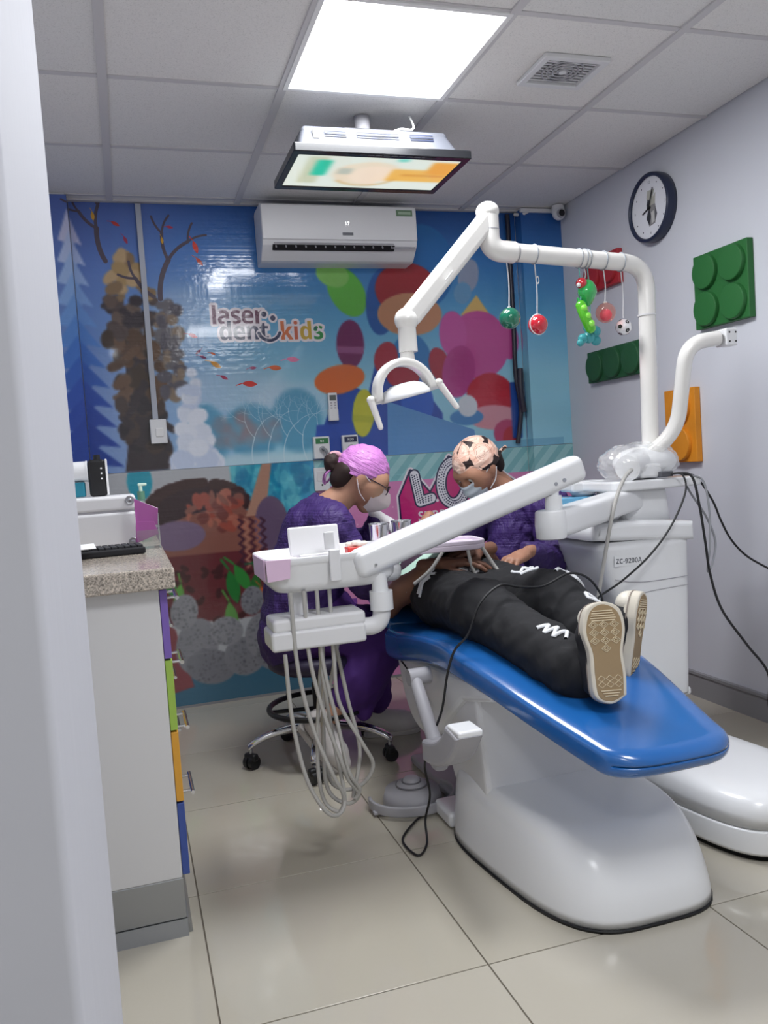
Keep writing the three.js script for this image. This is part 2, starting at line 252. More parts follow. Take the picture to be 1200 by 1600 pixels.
const lowTex = canvasTex(2048, Math.round(UP0 * MS), (c, w, h) => {
  const Y = y => (UP0 - y) * MS;
  c.fillStyle = '#b9bcc0'; c.fillRect(0, 0, w, h);
  // left print: island scene of plain hills, rocks and leaves
  c.save(); c.beginPath(); c.rect(0, 0, mx(0.93), h); c.clip();
  softLayer(c, w, h, 5, c => {
  c.fillStyle = '#2aa0b8'; ell(c, mx(0.06), Y(1.14), 40, 60); c.fillStyle = lin(c, mx(0.5), 0, mx(0.95), 0, [[0, '#58b7c6'], [0.5, '#2aa2c0'], [1, '#3f9fd0']]); c.fillRect(mx(0.5), 0, 400, Y(0.62));
  for (let i = 0; i < 260; i++) { c.fillStyle = ['rgba(30,130,170,0.5)', 'rgba(120,215,225,0.4)', 'rgba(20,110,160,0.4)'][i % 3]; ell(c, mx(0.52 + 0.42 * rnd()), Y(1.18 - 0.5 * rnd()), 6 + 22 * rnd(), 10 + 30 * rnd()); }
  c.fillStyle = '#3f6d86'; c.fillRect(0, Y(0.2), w, h);
  c.fillStyle = '#3d2c30'; ell(c, mx(0.33), Y(0.99), 160, 84); c.fillStyle = '#45302f'; for (let i = 0; i < 46; i++) { const a = Math.PI + Math.PI * rnd(); ell(c, mx(0.33) + Math.cos(a) * 158, Y(0.99) + Math.sin(a) * 84, 22, 16); }
  c.fillStyle = '#8d5c50'; c.beginPath(); c.moveTo(mx(0.10), Y(0.86)); c.bezierCurveTo(mx(0.25), Y(1.0), mx(0.5), Y(1.0), mx(0.64), Y(0.94)); c.bezierCurveTo(mx(0.76), Y(0.9), mx(0.74), Y(0.75), mx(0.66), Y(0.66)); c.lineTo(mx(0.16), Y(0.6)); c.fill();
  for (let i = 0; i < 46; i++) { c.fillStyle = ['#a05244', '#8d5c50', '#b06a58', '#7a4640'][i % 4]; ell(c, mx(0.28 + 0.26 * rnd()), Y(0.88 + 0.16 * rnd()), 10 + 22 * rnd(), 8 + 14 * rnd(), rnd() * 3); } c.fillStyle = '#b58a75'; c.beginPath(); c.moveTo(mx(0.56), Y(0.93)); c.lineTo(mx(0.66), Y(1.19)); c.lineTo(mx(0.71), Y(1.19)); c.lineTo(mx(0.66), Y(0.93)); c.fill();
  c.fillStyle = '#6d5a74'; ell(c, mx(0.69), Y(0.86), 60, 110); c.fillStyle = '#7f6b86'; ell(c, mx(0.22), Y(0.86), 90, 50);
  c.fillStyle = '#6b3438'; c.fillRect(mx(0.1), Y(0.76), mx(0.66) - mx(0.1), Y(0.42) - Y(0.76));
  c.fillStyle = '#4a2a2c'; for (let i = 0; i < 40; i++) ell(c, mx(0.14 + 0.5 * rnd()), Y(0.4 + 0.3 * rnd()), 16, 9, rnd() * 3);
  c.lineWidth = 7; for (let k = 0; k < 5; k++) { c.strokeStyle = ['#4b2f3c', '#b07a68', '#53313c', '#a66a5a', '#4b2f3c'][k]; c.beginPath(); for (let i = 0; i <= 12; i++) { const yy = 0.92 - i * 0.021; c.lineTo(mx(0.53 + k * 0.028) + (i % 2 ? 8 : -8), Y(yy)); } c.stroke(); }
  for (const [x, y, l, a, k] of [[0.47, 0.58, 60, 1.4, '#2f7a3a'], [0.52, 0.62, 56, 1.1, '#3a8a3e'], [0.58, 0.56, 54, 1.7, '#356f36'], [0.45, 0.42, 60, 1.5, '#5f9a4a'], [0.16, 0.62, 50, 1.2, '#3a8a4a'], [0.2, 0.56, 46, 1.8, '#67a84c'], [0.11, 0.58, 40, 1.0, '#2f7d45'], [0.62, 0.52, 34, 1.3, '#d1673a'], [0.70, 0.62, 56, 0.9, '#2c5f52'], [0.76, 0.56, 60, 0.6, '#347a66'], [0.66, 0.66, 50, 0.4, '#2c5f42']]) leafShape(c, mx(x), Y(y), l, a, k);
  c.fillStyle = '#8a4a50'; c.beginPath(); c.moveTo(mx(0.1), Y(0.45)); c.lineTo(mx(0.17), Y(0.4)); c.lineTo(mx(0.24), Y(0.1)); c.lineTo(mx(0.14), Y(0.08)); c.fill();
  // grey boulders
  for (const [x, y, rx, ry, k] of [[0.27, 0.30, 70, 96, '#8b8c92'], [0.33, 0.19, 84, 60, '#7f8087'], [0.50, 0.22, 70, 66, '#86878d'], [0.60, 0.32, 60, 80, '#8f9095'], [0.66, 0.2, 70, 50, '#7f8087'], [0.42, 0.36, 56, 50, '#94959a'], [0.73, 0.5, 48, 90, '#9ca3aa'], [0.22, 0.48, 46, 60, '#94959a'], [0.56, 0.5, 40, 50, '#85868c']]) { c.fillStyle = k; ell(c, mx(x), Y(y), rx, ry, 0.2); c.fillStyle = 'rgba(60,60,68,0.35)'; for (let i = 0; i < 60; i++) { const a = rnd() * 6.3, q = Math.sqrt(rnd()) * 0.9; ell(c, mx(x) + Math.cos(a) * rx * q, Y(y) + Math.sin(a) * ry * q, 2 + 3 * rnd(), 2 + 2 * rnd()); } }
  });
  c.fillStyle = '#2a86b8'; c.beginPath(); c.moveTo(mx(0.72), Y(0.12)); c.lineTo(mx(0.93), Y(0.36)); c.lineTo(mx(0.93), Y(0.1)); c.fill(); c.strokeStyle = '#6fc6e2'; c.lineWidth = 3; for (let i = 0; i < 12; i++) { c.beginPath(); c.moveTo(mx(0.73 + i * 0.005), Y(0.11)); c.quadraticCurveTo(mx(0.82), Y(0.15 + 0.01 * i), mx(0.93), Y(0.12 + i * 0.02)); c.stroke(); }
  c.restore();
  // right print: teal stripes over pink, dotted letters
  const x0 = mx(0.931); c.save(); c.beginPath(); c.rect(x0, 0, w, h); c.clip(); c.fillStyle = '#9fd0d3'; c.fillRect(x0, 0, w - x0, h); c.fillStyle = '#83bcc2'; for (let i = -4; i < 40; i++) { c.beginPath(); c.moveTo(x0 + i * 64, Y(1.03)); c.lineTo(x0 + i * 64 + 30, Y(1.03)); c.lineTo(x0 + i * 64 + 130, 0); c.lineTo(x0 + i * 64 + 100, 0); c.fill(); }
  c.restore();
  c.fillStyle = '#dd8ec0'; c.fillRect(x0, Y(1.05), w - x0, h); c.fillStyle = 'rgba(245,200,225,0.6)'; for (let i = 0; i < 160; i++) ell(c, x0 + rnd() * (w - x0), Y(1.03) + rnd() * 640, 3, 3);
  c.fillStyle = '#7a3fa0'; c.fillRect(x0, Y(0.45), 120, 220); c.fillStyle = '#cf3f8e'; c.fillRect(mx(1.75), Y(0.45), 200, 230);
  c.lineJoin = 'round'; c.lineCap = 'round';
  const Lp = () => { c.beginPath(); c.moveTo(mx(1.475), Y(1.075)); c.lineTo(mx(1.50), Y(0.93)); c.lineTo(mx(1.565), Y(0.945)); };
  const Op = (g = 0) => { c.beginPath(); c.ellipse(mx(1.70), Y(1.02), 50 + g, 76 + g, 0.12, 0, 7); };
  const O2 = () => { c.beginPath(); c.moveTo(mx(1.92), Y(1.075)); c.lineTo(mx(1.945), Y(0.93)); c.lineTo(mx(2.01), Y(0.945)); };
  const block = () => { c.beginPath(); c.moveTo(mx(1.455), Y(1.10)); c.lineTo(mx(1.385), Y(0.965)); c.lineTo(mx(1.39), Y(0.74)); c.lineTo(mx(2.05), Y(0.74)); c.lineTo(mx(2.06), Y(1.0)); c.lineTo(mx(1.92), Y(1.1)); c.lineTo(mx(1.82), Y(1.0)); c.lineTo(mx(1.68), Y(1.16)); c.lineTo(mx(1.56), Y(0.97)); c.closePath(); };
  c.strokeStyle = '#efe6ee'; c.lineWidth = 26; block(); c.stroke(); c.strokeStyle = '#27264a'; c.lineWidth = 12; block(); c.stroke(); c.fillStyle = '#cf2f7d'; block(); c.fill();
  for (const P of [Lp, Op, O2]) { c.strokeStyle = '#27264a'; c.lineWidth = 44; P(); c.stroke(); c.strokeStyle = '#eceaf2'; c.lineWidth = 33; P(); c.stroke(); }
  c.fillStyle = '#26264a'; const dot = (x, y) => ell(c, x, y, 2.6, 2.6);
  for (let i = 0; i <= 12; i++) { const t = i / 12; for (const o of [-9, 0, 9]) dot(mx(1.475 + 0.025 * t) + o, Y(1.075 - 0.145 * t) + (o ? 0 : 4)); }
  for (let i = 1; i <= 4; i++) for (const o of [-8, 0, 8]) dot(mx(1.50 + 0.016 * i), Y(0.932 + 0.0035 * i) + o);
  for (let i = 0; i < 44; i++) { const a = i / 44 * 6.283; for (const g of [-9, 0, 9]) dot(mx(1.70) + Math.cos(a + g * 0.006) * (50 + g), Y(1.02) + Math.sin(a + g * 0.006) * (76 + g)); }
  c.fillStyle = '#f2e8f0'; ell(c, mx(1.598), Y(0.93), 6, 6); ell(c, mx(1.80), Y(0.94), 6, 6); c.font = 'bold 44px sans-serif'; c.fillText('SURPRISE!', mx(1.48), Y(0.83));
});
const printBump = rep(soft, 5, 3);
const printM = t => phy(0xffffff, 0.16, { map: t, bumpMap: printBump, bumpScale: 0.0012, clearcoat: 0.3, clearcoatRoughness: 0.05 });
const upM = printM(upperTex), lowM = printM(lowTex);
function printSheet(name, x0, x1, y0, y1, z, m, ty0, ty1, label, wall) {
  const g = new THREE.BoxGeometry(x1 - x0, y1 - y0, 0.003), p = g.attributes.position, u = g.attributes.uv;
  for (let i = 0; i < p.count; i++) { const X = p.getX(i) + (x0 + x1) / 2, Yy = p.getY(i) + (y0 + y1) / 2; u.setXY(i, (X - MX0) * MS / 2048, (Yy - ty0) / (ty1 - ty0)); }
  if (wall) { // the print folds round the free edge of the column onto its side
    const xs = x0 > 1 ? x0 + 0.0015 : x1 - 0.0015, dz = z - 0.0015 - BACK - 0.004, r = new THREE.BoxGeometry(0.003, y1 - y0, dz), q = r.attributes.position, v = r.attributes.uv;
    for (let i = 0; i < q.count; i++) v.setXY(i, (xs + q.getZ(i) - MX0) * MS / 2048, (q.getY(i) + (y0 + y1) / 2 - ty0) / (ty1 - ty0));
    obj('print_return', r.translate(xs, (y0 + y1) / 2, BACK + 0.004 + dz / 2), m, wall);
  }
  return tag(obj(name, g.translate((x0 + x1) / 2, (y0 + y1) / 2, z), m), label, 'mural');
}
const wallColumn = struct('wall_column', box(-0.166 - LEFT, 2.5, 0.096, (LEFT - 0.166) / 2, 1.25, BACK + 0.048), M.whiteWall);
const wallPier = struct('wall_pier', box(0.238, 2.5, 0.07, RIGHT - 0.119, 1.25, BACK + 0.035), M.whiteWall);
printSheet('mural_print', -0.155, 2.155, UP0, UP1 - 0.006, BACK + 0.0015, upM, UP0, UP1, 'glossy blue wall mural with leaves, winter trees and clinic lettering');
printSheet('mural_print', LEFT, -0.157, UP0, UP1 - 0.006, BACK + 0.1035, upM, UP0, UP1, 'narrow strip of blue mural on the column behind the doorway edge', wallColumn);
printSheet('mural_print', 2.157, RIGHT, UP0, UP1 - 0.006, BACK + 0.0735, upM, UP0, UP1, 'plain blue mural strip on the corner pier under the security camera', wallPier);
printSheet('mural_print', -0.155, 0.93, 0.012, UP0 - 0.002, BACK + 0.0015, lowM, 0, UP0, 'lower wall mural of brown hills, grey rocks and turquoise water');
printSheet('mural_print', 0.932, 2.155, 0.012, UP0 - 0.002, BACK + 0.0015, lowM, 0, UP0, 'pink lower mural with teal stripes and dotted block letters');
printSheet('mural_print', 2.157, RIGHT, 0.012, UP0 - 0.002, BACK + 0.0735, lowM, 0, UP0, 'pink and teal mural strip low on the corner pier', wallPier);
struct('trim_2', box(2.35, 0.012, 0.006, 1.0, 0.006, BACK + 0.004), M.skirting);
// ---------- fixtures on walls and ceiling ----------
{ // split air conditioner
  const t = thing('air_conditioner', 'white split air conditioner high on the blue mural wall', 'air conditioner', [1.11, 2.17, BACK + 0.004]);
  const W = 0.79, prof = [[0, 0.0], [0.0, 0.255], [0.02, 0.268], [0.17, 0.268], [0.192, 0.25], [0.2, 0.2], [0.2, 0.10], [0.185, 0.066], [0.12, 0.006], [0.10, 0]];
  obj('body', extr(shapeOf(prof), W, 0.006, 3).rotateY(-Math.PI / 2).translate(W / 2, 0, 0), M.absMatt, t);
  obj('front_panel', rbox(W - 0.004, 0.165, 0.008, 0, 0.172, 0.2, 0.004), M.absMatt, t);
  obj('outlet_recess', box(0.62, 0.03, 0.02, 0, 0, 0).rotateX(0.75).translate(-0.035, 0.062, 0.172), M.black, t);
  for (let k = 0; k < 3; k++) obj('louver', rbox(0.61, 0.004, 0.018, 0, 0, 0, 0.002).rotateX(0.75).translate(-0.035, 0.078 - k * 0.014, 0.187 - k * 0.013), M.absGrey, t);
  for (let k = 0; k < 13; k++) obj('vane', box(0.006, 0.03, 0.006, 0, 0, 0).rotateX(-0.8).translate(-0.33 + k * 0.049, 0.064, 0.184), M.absGrey, t);
  obj('outlet_flap', rbox(0.12, 0.03, 0.004, 0, 0, 0, 0.002).rotateX(-0.82).translate(0.325, 0.062, 0.183), M.absGrey, t);
  obj('nameplate', rbox(0.055, 0.014, 0.003, 0.03, 0.118, 0.205, 0.002), std(0x6d6f75, 0.4), t);
  const disp = canvasTex(128, 64, (c, w, h) => { c.fillStyle = '#e2e2e4'; c.fillRect(0, 0, w, h); c.fillStyle = '#ffffff'; c.font = 'bold 56px monospace'; c.fillText('17', 28, 52); });
  obj('display', box(0.05, 0.024, 0.002, 0.03, 0.168, 0.205), std(0xffffff, 0.5, { map: disp, emissive: 0xffffff, emissiveMap: canvasTex(128, 64, (c, w, h) => { c.fillStyle = '#000'; c.fillRect(0, 0, w, h); c.fillStyle = '#fff'; c.font = 'bold 56px monospace'; c.fillText('17', 28, 52); }), emissiveIntensity: 1.2 }), t);
  obj('sticker', box(0.085, 0.03, 0.002, 0.33, 0.225, 0.205), std(0xffffff, 0.5, { map: canvasTex(256, 96, (c, w, h) => { c.fillStyle = '#6d8a6c'; c.fillRect(0, 0, w, h); c.fillStyle = '#a8bda6'; c.fillRect(30, 26, 200, 44); }) }), t);
}
{ // ceiling television: screen faces the patient below
  const t = thing('television', 'flat television hung screen-down under the ceiling above the dental chair', 'television', [0.975, 2.255, -3.06]);
  const W = 0.665, D = 0.40;
  const fr = rrect(W, D, 0.008); fr.holes.push(rrect(W - 0.05, D - 0.075, 0.004));
  obj('bezel', extr(fr, 0.03, 0.003, 2).rotateX(Math.PI / 2).translate(0, 0.02, 0), std(0x1c1d20, 0.22), t);
  const scr = canvasTex(512, 320, (c, w, h) => {
    c.fillStyle = '#dfe6dc'; c.fillRect(0, 0, w, h); c.filter = 'blur(8px)';
    c.fillStyle = '#c7cbb0'; c.fillRect(40, 20, 60, 260); c.fillStyle = '#2fbf9d'; c.fillRect(70, 50, 46, 150); c.fillStyle = '#e8d9c2'; ell(c, 250, 170, 110, 120); c.fillStyle = '#f1dcc6'; ell(c, 270, 180, 80, 90); c.fillStyle = '#b9c0b4'; c.fillRect(150, 120, 44, 60);
    c.fillStyle = '#eab65a'; c.fillRect(320, 110, 200, 120); c.fillStyle = '#e6a543'; c.fillRect(430, 30, 90, 120); c.fillStyle = '#cf8f3c'; c.fillRect(360, 160, 150, 14); c.fillStyle = '#dfe8e2'; c.fillRect(300, 240, 220, 80); c.fillStyle = '#6fd0bd'; ell(c, 330, 24, 20, 14); c.strokeStyle = '#c89a55'; c.lineWidth = 8; c.beginPath(); c.arc(250, 190, 100, 0.2, 2.6); c.stroke(); c.filter = 'none';
  });
  obj('screen', box(W - 0.044, 0.004, D - 0.07, 0, -0.004, 0), std(0x0a0a0a, 0.12, { map: scr, emissive: 0xffffff, emissiveMap: scr, emissiveIntensity: 0.5 }), t);
  const sl = new THREE.RectAreaLight(0xf0ead8, 0.5, W - 0.05, D - 0.08); sl.position.set(0.975, 2.245, -3.06); sl.rotation.x = -Math.PI / 2; sl.castShadow = true; scene.add(sl);
  const back = rbox(W - 0.06, 0.10, D - 0.10, 0, 0, 0, 0.02); { const p = back.attributes.position; for (let i = 0; i < p.count; i++) if (p.getY(i) > 0) { p.setX(i, p.getX(i) * 0.93); p.setZ(i, p.getZ(i) * 0.8 - 0.01); } back.computeVertexNormals(); }
  obj('back_cover', back.translate(0, 0.068, 0), std(0x45474e, 0.45), t);
  for (const [x, w] of [[-0.16, 0.08], [0.0, 0.16], [0.17, 0.09]]) for (let k = 0; k < 3; k++) obj('vent_slot', box(w, 0.004, 0.004, 0, 0, 0).translate(x, 0.074 + k * 0.011, 0.1285 - k * 0.0044), M.navy, t);
  obj('port_block', box(0.02, 0.04, 0.008, 0, 0, 0).rotateX(-0.38).translate(-0.235, 0.078, 0.127), M.black, t);
  obj('paper_label', box(0.035, 0.012, 0.006, 0, 0, 0).rotateX(-0.38).translate(-0.262, 0.048, 0.139), M.white, t);
  obj('paper_label', box(0.04, 0.026, 0.006, 0, 0, 0).rotateX(-0.38).translate(0.03, 0.048, 0.139), M.white, t);
  obj('brand_strip', box(0.33, 0.001, 0.008, 0.03, -0.0105, 0.188), std(0xffffff, 0.4, { map: canvasTex(512, 16, (c, w, h) => { c.fillStyle = '#1c1d20'; c.fillRect(0, 0, w, h); c.fillStyle = '#b9bcc4'; for (let x = 60; x < 440; x += 9) if (x % 5) c.fillRect(x, 5, 6, 6); }) }), t);
  obj('mount_plate', rbox(0.22, 0.015, 0.2, 0, 0.125, -0.03, 0.004), M.black, t); obj('mount_post', bar([0, 0.12, -0.06], [0, 0.225, -0.06], 0.03), M.absGrey, t);
  obj('power_lead', tube([[0.06, 0.118, 0.05], [0.1, 0.13, 0.08], [0.15, 0.135, 0.07], [0.18, 0.17, 0.02], [0.18, 0.224, -0.02]], 0.004), M.white, t);
}
{ // ceiling vent
  const t = thing('ceiling_vent', 'square white exhaust vent set into a ceiling tile', 'vent', [1.575, H + 0.003, -2.645]);
  obj('frame', extr((() => { const s = rrect(0.25, 0.22, 0.006); s.holes.push(rrect(0.2, 0.17, 0.004)); return s; })(), 0.016, 0.003, 2).rotateX(Math.PI / 2), M.absMatt, t);
  obj('backing', box(0.205, 0.004, 0.175, 0, 0, 0), std(0x6a6a6e, 0.7), t);
  for (let k = 0; k < 4; k++) obj('ring', new THREE.TorusGeometry(0.018 + k * 0.018, 0.0035, 8, 32).rotateX(Math.PI / 2).translate(0, -0.006, 0), M.absGrey, t);
  for (let k = 0; k < 9; k++) obj('slat', box(0.2, 0.004, 0.006, 0, -0.003, -0.076 + k * 0.019), M.absMatt, t);
  obj('hub', cyl(0.014, 0.014, 0.008, 0, -0.006, 0), M.absMatt, t);
}
{ // dome security camera
  const t = thing('security_camera', 'small white security camera in the ceiling corner', 'camera', [2.352, 2.435, -4.075]);
  obj('mount', cyl(0.032, 0.036, 0.035, 0, 0.026, 0), M.abs, t); obj('housing', ball(0.036, 0, 0, 0.008), M.abs, t);
  obj('lens_ring', cyl(0.022, 0.024, 0.012).rotateX(Math.PI / 2).translate(-0.004, -0.008, 0.04), M.absGrey, t); obj('lens', cyl(0.017, 0.017, 0.004).rotateX(Math.PI / 2).translate(-0.004, -0.008, 0.047), M.black, t);
}
tag(obj('cable_duct', [rbox(0.02, 0.02, 0.2, 0, 0, 0, 0.003).rotateY(Math.PI / 2).translate(2.25, 2.465, -4.124), tube([[2.15, 2.462, -4.19], [2.17, 2.45, -4.15], [2.2, 2.462, -4.12]], 0.01)], M.absMatt), 'short white cable duct running to the security camera', 'cable duct');
{
  const t = thing('light_switch', 'white light switch at the foot of the vertical conduit', 'switch', [0.168, 1.378, BACK + 0.006]);
  obj('box', rbox(0.078, 0.118, 0.036, 0, 0, 0.018, 0.005), M.abs, t); obj('rocker', rbox(0.036, 0.042, 0.006, 0.004, -0.006, 0.038, 0.003), M.white, t);
}
tag(obj('conduit', rbox(0.026, 1.03, 0.016, 0.159, 1.955, BACK + 0.012, 0.002), std(0xb4b9c4, 0.5)), 'thin white vertical conduit running from ceiling to light switch', 'conduit');
tag(obj('drain_pipe', [tube([[2.105, 2.46, BACK + 0.02], [2.106, 1.9, BACK + 0.02], [2.10, 1.6, BACK + 0.022], [2.12, 1.4, BACK + 0.022], [2.09, 1.21, BACK + 0.02]], 0.013, 60), tube([[2.12, 1.62, BACK + 0.04], [2.115, 1.5, BACK + 0.045], [2.13, 1.38, BACK + 0.04]], 0.016, 30)], std(0x2c2b3a, 0.35)), 'dark insulated air conditioner pipe running down beside the pier', 'pipe');
{
  const t = thing('remote_control', 'white air conditioner remote control in its wall holder', 'remote', [1.047, 1.458, BACK + 0.005]);
  obj('body', rbox(0.048, 0.145, 0.022, 0, 0, 0.02, 0.005), M.abs, t); obj('holder', rbox(0.054, 0.06, 0.026, 0, -0.042, 0.014, 0.004), M.absMatt, t);
  obj('display', box(0.034, 0.028, 0.002, 0, 0.046, 0.031), std(0x5c6460, 0.3), t);
  for (let k = 0; k < 6; k++) obj('button', rbox(0.01, 0.006, 0.003, -0.01 + (k % 2) * 0.02, 0.02 - Math.floor(k / 2) * 0.013, 0.032, 0.0015), M.absGrey, t);
}
function gasOutlet(x, y, col, txt, label) {
  const t = thing('gas_outlet', label, 'outlet', [x, y, BACK + 0.004], 'gas outlets on the wall');
  obj('box', rbox(0.086, 0.114, 0.03, 0, 0, 0.015, 0.005), M.abs, t);
  obj('label_plate', box(0.066, 0.028, 0.002, 0.002, 0.034, 0.031), std(0xffffff, 0.45, { map: canvasTex(256, 108, (c, w, h) => { c.fillStyle = col; c.fillRect(0, 0, w, h); c.fillStyle = '#e8ecea'; c.font = 'bold 62px sans-serif'; c.textAlign = 'center'; c.fillText(txt, w / 2, 76); }) }), t);
  obj('socket', cyl(0.014, 0.014, 0.02).rotateX(Math.PI / 2).translate(0.0, -0.006, 0.036), M.steel, t);
  return t;
}
{ const a = gasOutlet(0.972, 1.252, '#2f7a45', 'O2', 'white gas outlet with a green label and grey hose plugged in'); obj('hose', tube([[0, -0.006, 0.05], [0.012, -0.02, 0.07], [0.02, -0.07, 0.06], [0.018, -0.13, 0.03]], 0.008, 24), M.greyHose, a); gasOutlet(1.125, 1.252, '#2a2f52', 'N2O', 'white gas outlet with a dark navy label'); }
{
  const t = thing('power_outlet', 'plain white wall outlet below the green labelled gas outlet', 'outlet', [0.963, 1.09, BACK + 0.004]);
  obj('plate', rbox(0.08, 0.12, 0.018, 0, 0, 0.009, 0.004), M.abs, t); obj('socket_hole', cyl(0.005, 0.005, 0.004).rotateX(Math.PI / 2).translate(0, -0.03, 0.018), M.black, t); obj('insert', rbox(0.05, 0.05, 0.004, 0, 0.015, 0.019, 0.002), M.absMatt, t);
}
{ // wall clock on the right wall
  const t = thing('wall_clock', 'round wall clock with navy rim and polygon picture dial', 'clock', [RIGHT - 0.001, 2.225, -3.285]); t.rotation.y = -Math.PI / 2;
  obj('rim', lathe([[0.135, 0], [0.152, 0], [0.154, 0.02], [0.152, 0.044], [0.146, 0.048], [0.137, 0.046], [0.135, 0.036]], 64).rotateX(Math.PI / 2), M.navy, t);
  const dial = canvasTex(512, 512, (c, w, h) => {
    c.fillStyle = '#e9eaf0'; c.fillRect(0, 0, w, h);
    const poly = (pts, k) => { c.fillStyle = k; c.beginPath(); pts.forEach((p, i) => i ? c.lineTo(...p) : c.moveTo(...p)); c.fill(); };
    poly([[232, 110], [330, 120], [300, 180], [340, 150], [330, 240], [250, 250], [215, 170]], '#b9b8ae'); poly([[230, 180], [260, 200], [235, 240], [210, 230]], '#3c3e46'); poly([[240, 240], [330, 240], [350, 330], [320, 400], [240, 410], [205, 330]], '#8d8b8c'); poly([[220, 300], [250, 260], [270, 330], [240, 400], [205, 340]], '#35363c'); poly([[330, 260], [352, 330], [322, 380]], '#4a4b52'); poly([[270, 300], [310, 290], [316, 380], [272, 396]], '#c9c7c4');
    c.fillStyle = '#22252f'; c.font = '30px sans-serif'; c.textAlign = 'center'; c.textBaseline = 'middle';
    for (let k = 1; k <= 12; k++) { const a = k / 12 * Math.PI * 2, x = 256 + Math.sin(a) * 210, y = 256 - Math.cos(a) * 210; if (k % 3 === 0) c.fillText(String(k), x, y); else ell(c, x, y, 6, 6); }
  });
  obj('dial', new THREE.CircleGeometry(0.137, 64).translate(0, 0, 0.033), std(0xffffff, 0.5, { map: dial }), t);
  obj('backing', cyl(0.137, 0.137, 0.03, 0, 0, 0, 48).rotateX(Math.PI / 2).translate(0, 0, 0.015), M.absMatt, t);
  obj('hour_hand', box(0.006, 0.06, 0.002, 0, 0.024, 0.037).rotateZ(1.9), M.black, t); obj('minute_hand', box(0.005, 0.095, 0.002, 0, 0.04, 0.04).rotateZ(-0.4), M.black, t); obj('pin', cyl(0.007, 0.007, 0.012).rotateX(Math.PI / 2).translate(0, 0, 0.038), M.black, t);
}
function brickPanel(col, z0, z1, y0, y1, nx, ny, label) {   // raised-stud play panel on the right wall
  const w = z1 - z0, h = y1 - y0, t = thing('brick_panel', label, 'wall panel', [RIGHT - 0.001, (y0 + y1) / 2, (z0 + z1) / 2], 'toy brick panels on the wall'); t.rotation.y = -Math.PI / 2;
  const m = std(col, 0.6, { bumpMap: rep(soft, 2, 2), bumpScale: 0.0006 });
  obj('board', rbox(w, h, 0.03, 0, 0, 0.015, 0.003), m, t);
  const r = Math.min(w / nx, h / ny) * 0.42, rx = w / nx / 2 * 0.92, ry = h / ny / 2 * 0.92, q = Math.min(rx, ry);
  for (let i = 0; i < nx; i++) for (let j = 0; j < ny; j++) { const s = lathe([[0, 0.02], [q - 0.004, 0.02], [q, 0.016], [q, 0]], 40).rotateX(Math.PI / 2); s.scale(1, 1, 1); obj('stud', s.translate(-w / 2 + (i + 0.5) * w / nx, -h / 2 + (j + 0.5) * h / ny, 0.03), m, t); }
  return t;
}
brickPanel(0x22672f, -3.01, -2.69, 1.625, 1.93, 2, 2, 'large green toy brick panel with four studs on the wall');
brickPanel(0x225a36, -3.885, -3.40, 1.495, 1.655, 3, 1, 'long dark green toy brick panel with three studs below the hanging toys');
brickPanel(0xb02a34, -3.86, -3.565, 1.955, 2.12, 2, 1, 'red toy brick panel partly behind the lamp tube');
brickPanel(0xd98a1e, -3.25, -3.04, 1.065, 1.39, 1, 2, 'orange toy brick panel behind the two white poles');

// ---------- left counter ----------
const drawerCols = [[0x7d62b4, 'purple'], [0x9ec052, 'green'], [0xdca03a, 'orange'], [0x3c539b, 'blue']];
function cabinet(z1, label) {
  const t = thing('drawer_cabinet', label, 'cabinet', [0, 0, z1], 'cabinets under the granite counter');
  obj('body', rbox(0.60, 0.735, 0.575, -0.247, 0.512, -0.30, 0.003), std(0xd9d8d8, 0.5), t);
  const ys = [0.879, 0.701, 0.519, 0.337, 0.148];
  drawerCols.forEach(([c, n], k) => {
    const h = ys[k] - ys[k + 1] - 0.005, y = (ys[k] + ys[k + 1]) / 2;
    const d = obj('drawer', rbox(0.018, h, 0.572, 0.063, y, -0.30, 0.002), std(c, 0.45), t); d.userData.label = `${n} drawer front`;
    const hy = y + h * 0.2; obj('handle', [bar([0.071, hy, -0.24], [0.105, hy, -0.24], 0.004), bar([0.071, hy, -0.36], [0.105, hy, -0.36], 0.004), bar([0.105, hy, -0.22], [0.105, hy, -0.38], 0.0055)], M.chrome, d);
  });
  obj('plinth', rbox(0.595, 0.105, 0.57, -0.242, 0.092, -0.297, 0.003), M.aluminium, t);
  obj('plinth_foot', extr(shapeOf([[0, 0], [0.012, 0], [0.003, 0.04], [0, 0.04]]), 0.6, 0).rotateY(-Math.PI / 2).translate(0.057, 0, -0.0105), M.aluminium, t);
  obj('plinth_foot', extr(shapeOf([[0, 0], [0.012, 0], [0.003, 0.04], [0, 0.04]]), 0.57, 0).translate(0.056, 0, -0.585), M.aluminium, t);
  obj('plinth_core', box(0.59, 0.04, 0.56, -0.242, 0.02, -0.297), M.aluminium, t);
  return t;
}
cabinet(-2.1, 'white cabinet with purple, green, orange and blue drawers facing the chair'); cabinet(-2.70, 'matching coloured drawer cabinet behind the first, further along the counter');
const granite = dataTex(256, () => { const r = rnd(), v = r < 0.2 ? 110 + 40 * rnd() : r < 0.55 ? 205 + 40 * rnd() : 165 + 40 * rnd(); return [v, v * 0.955, v * 0.9]; });
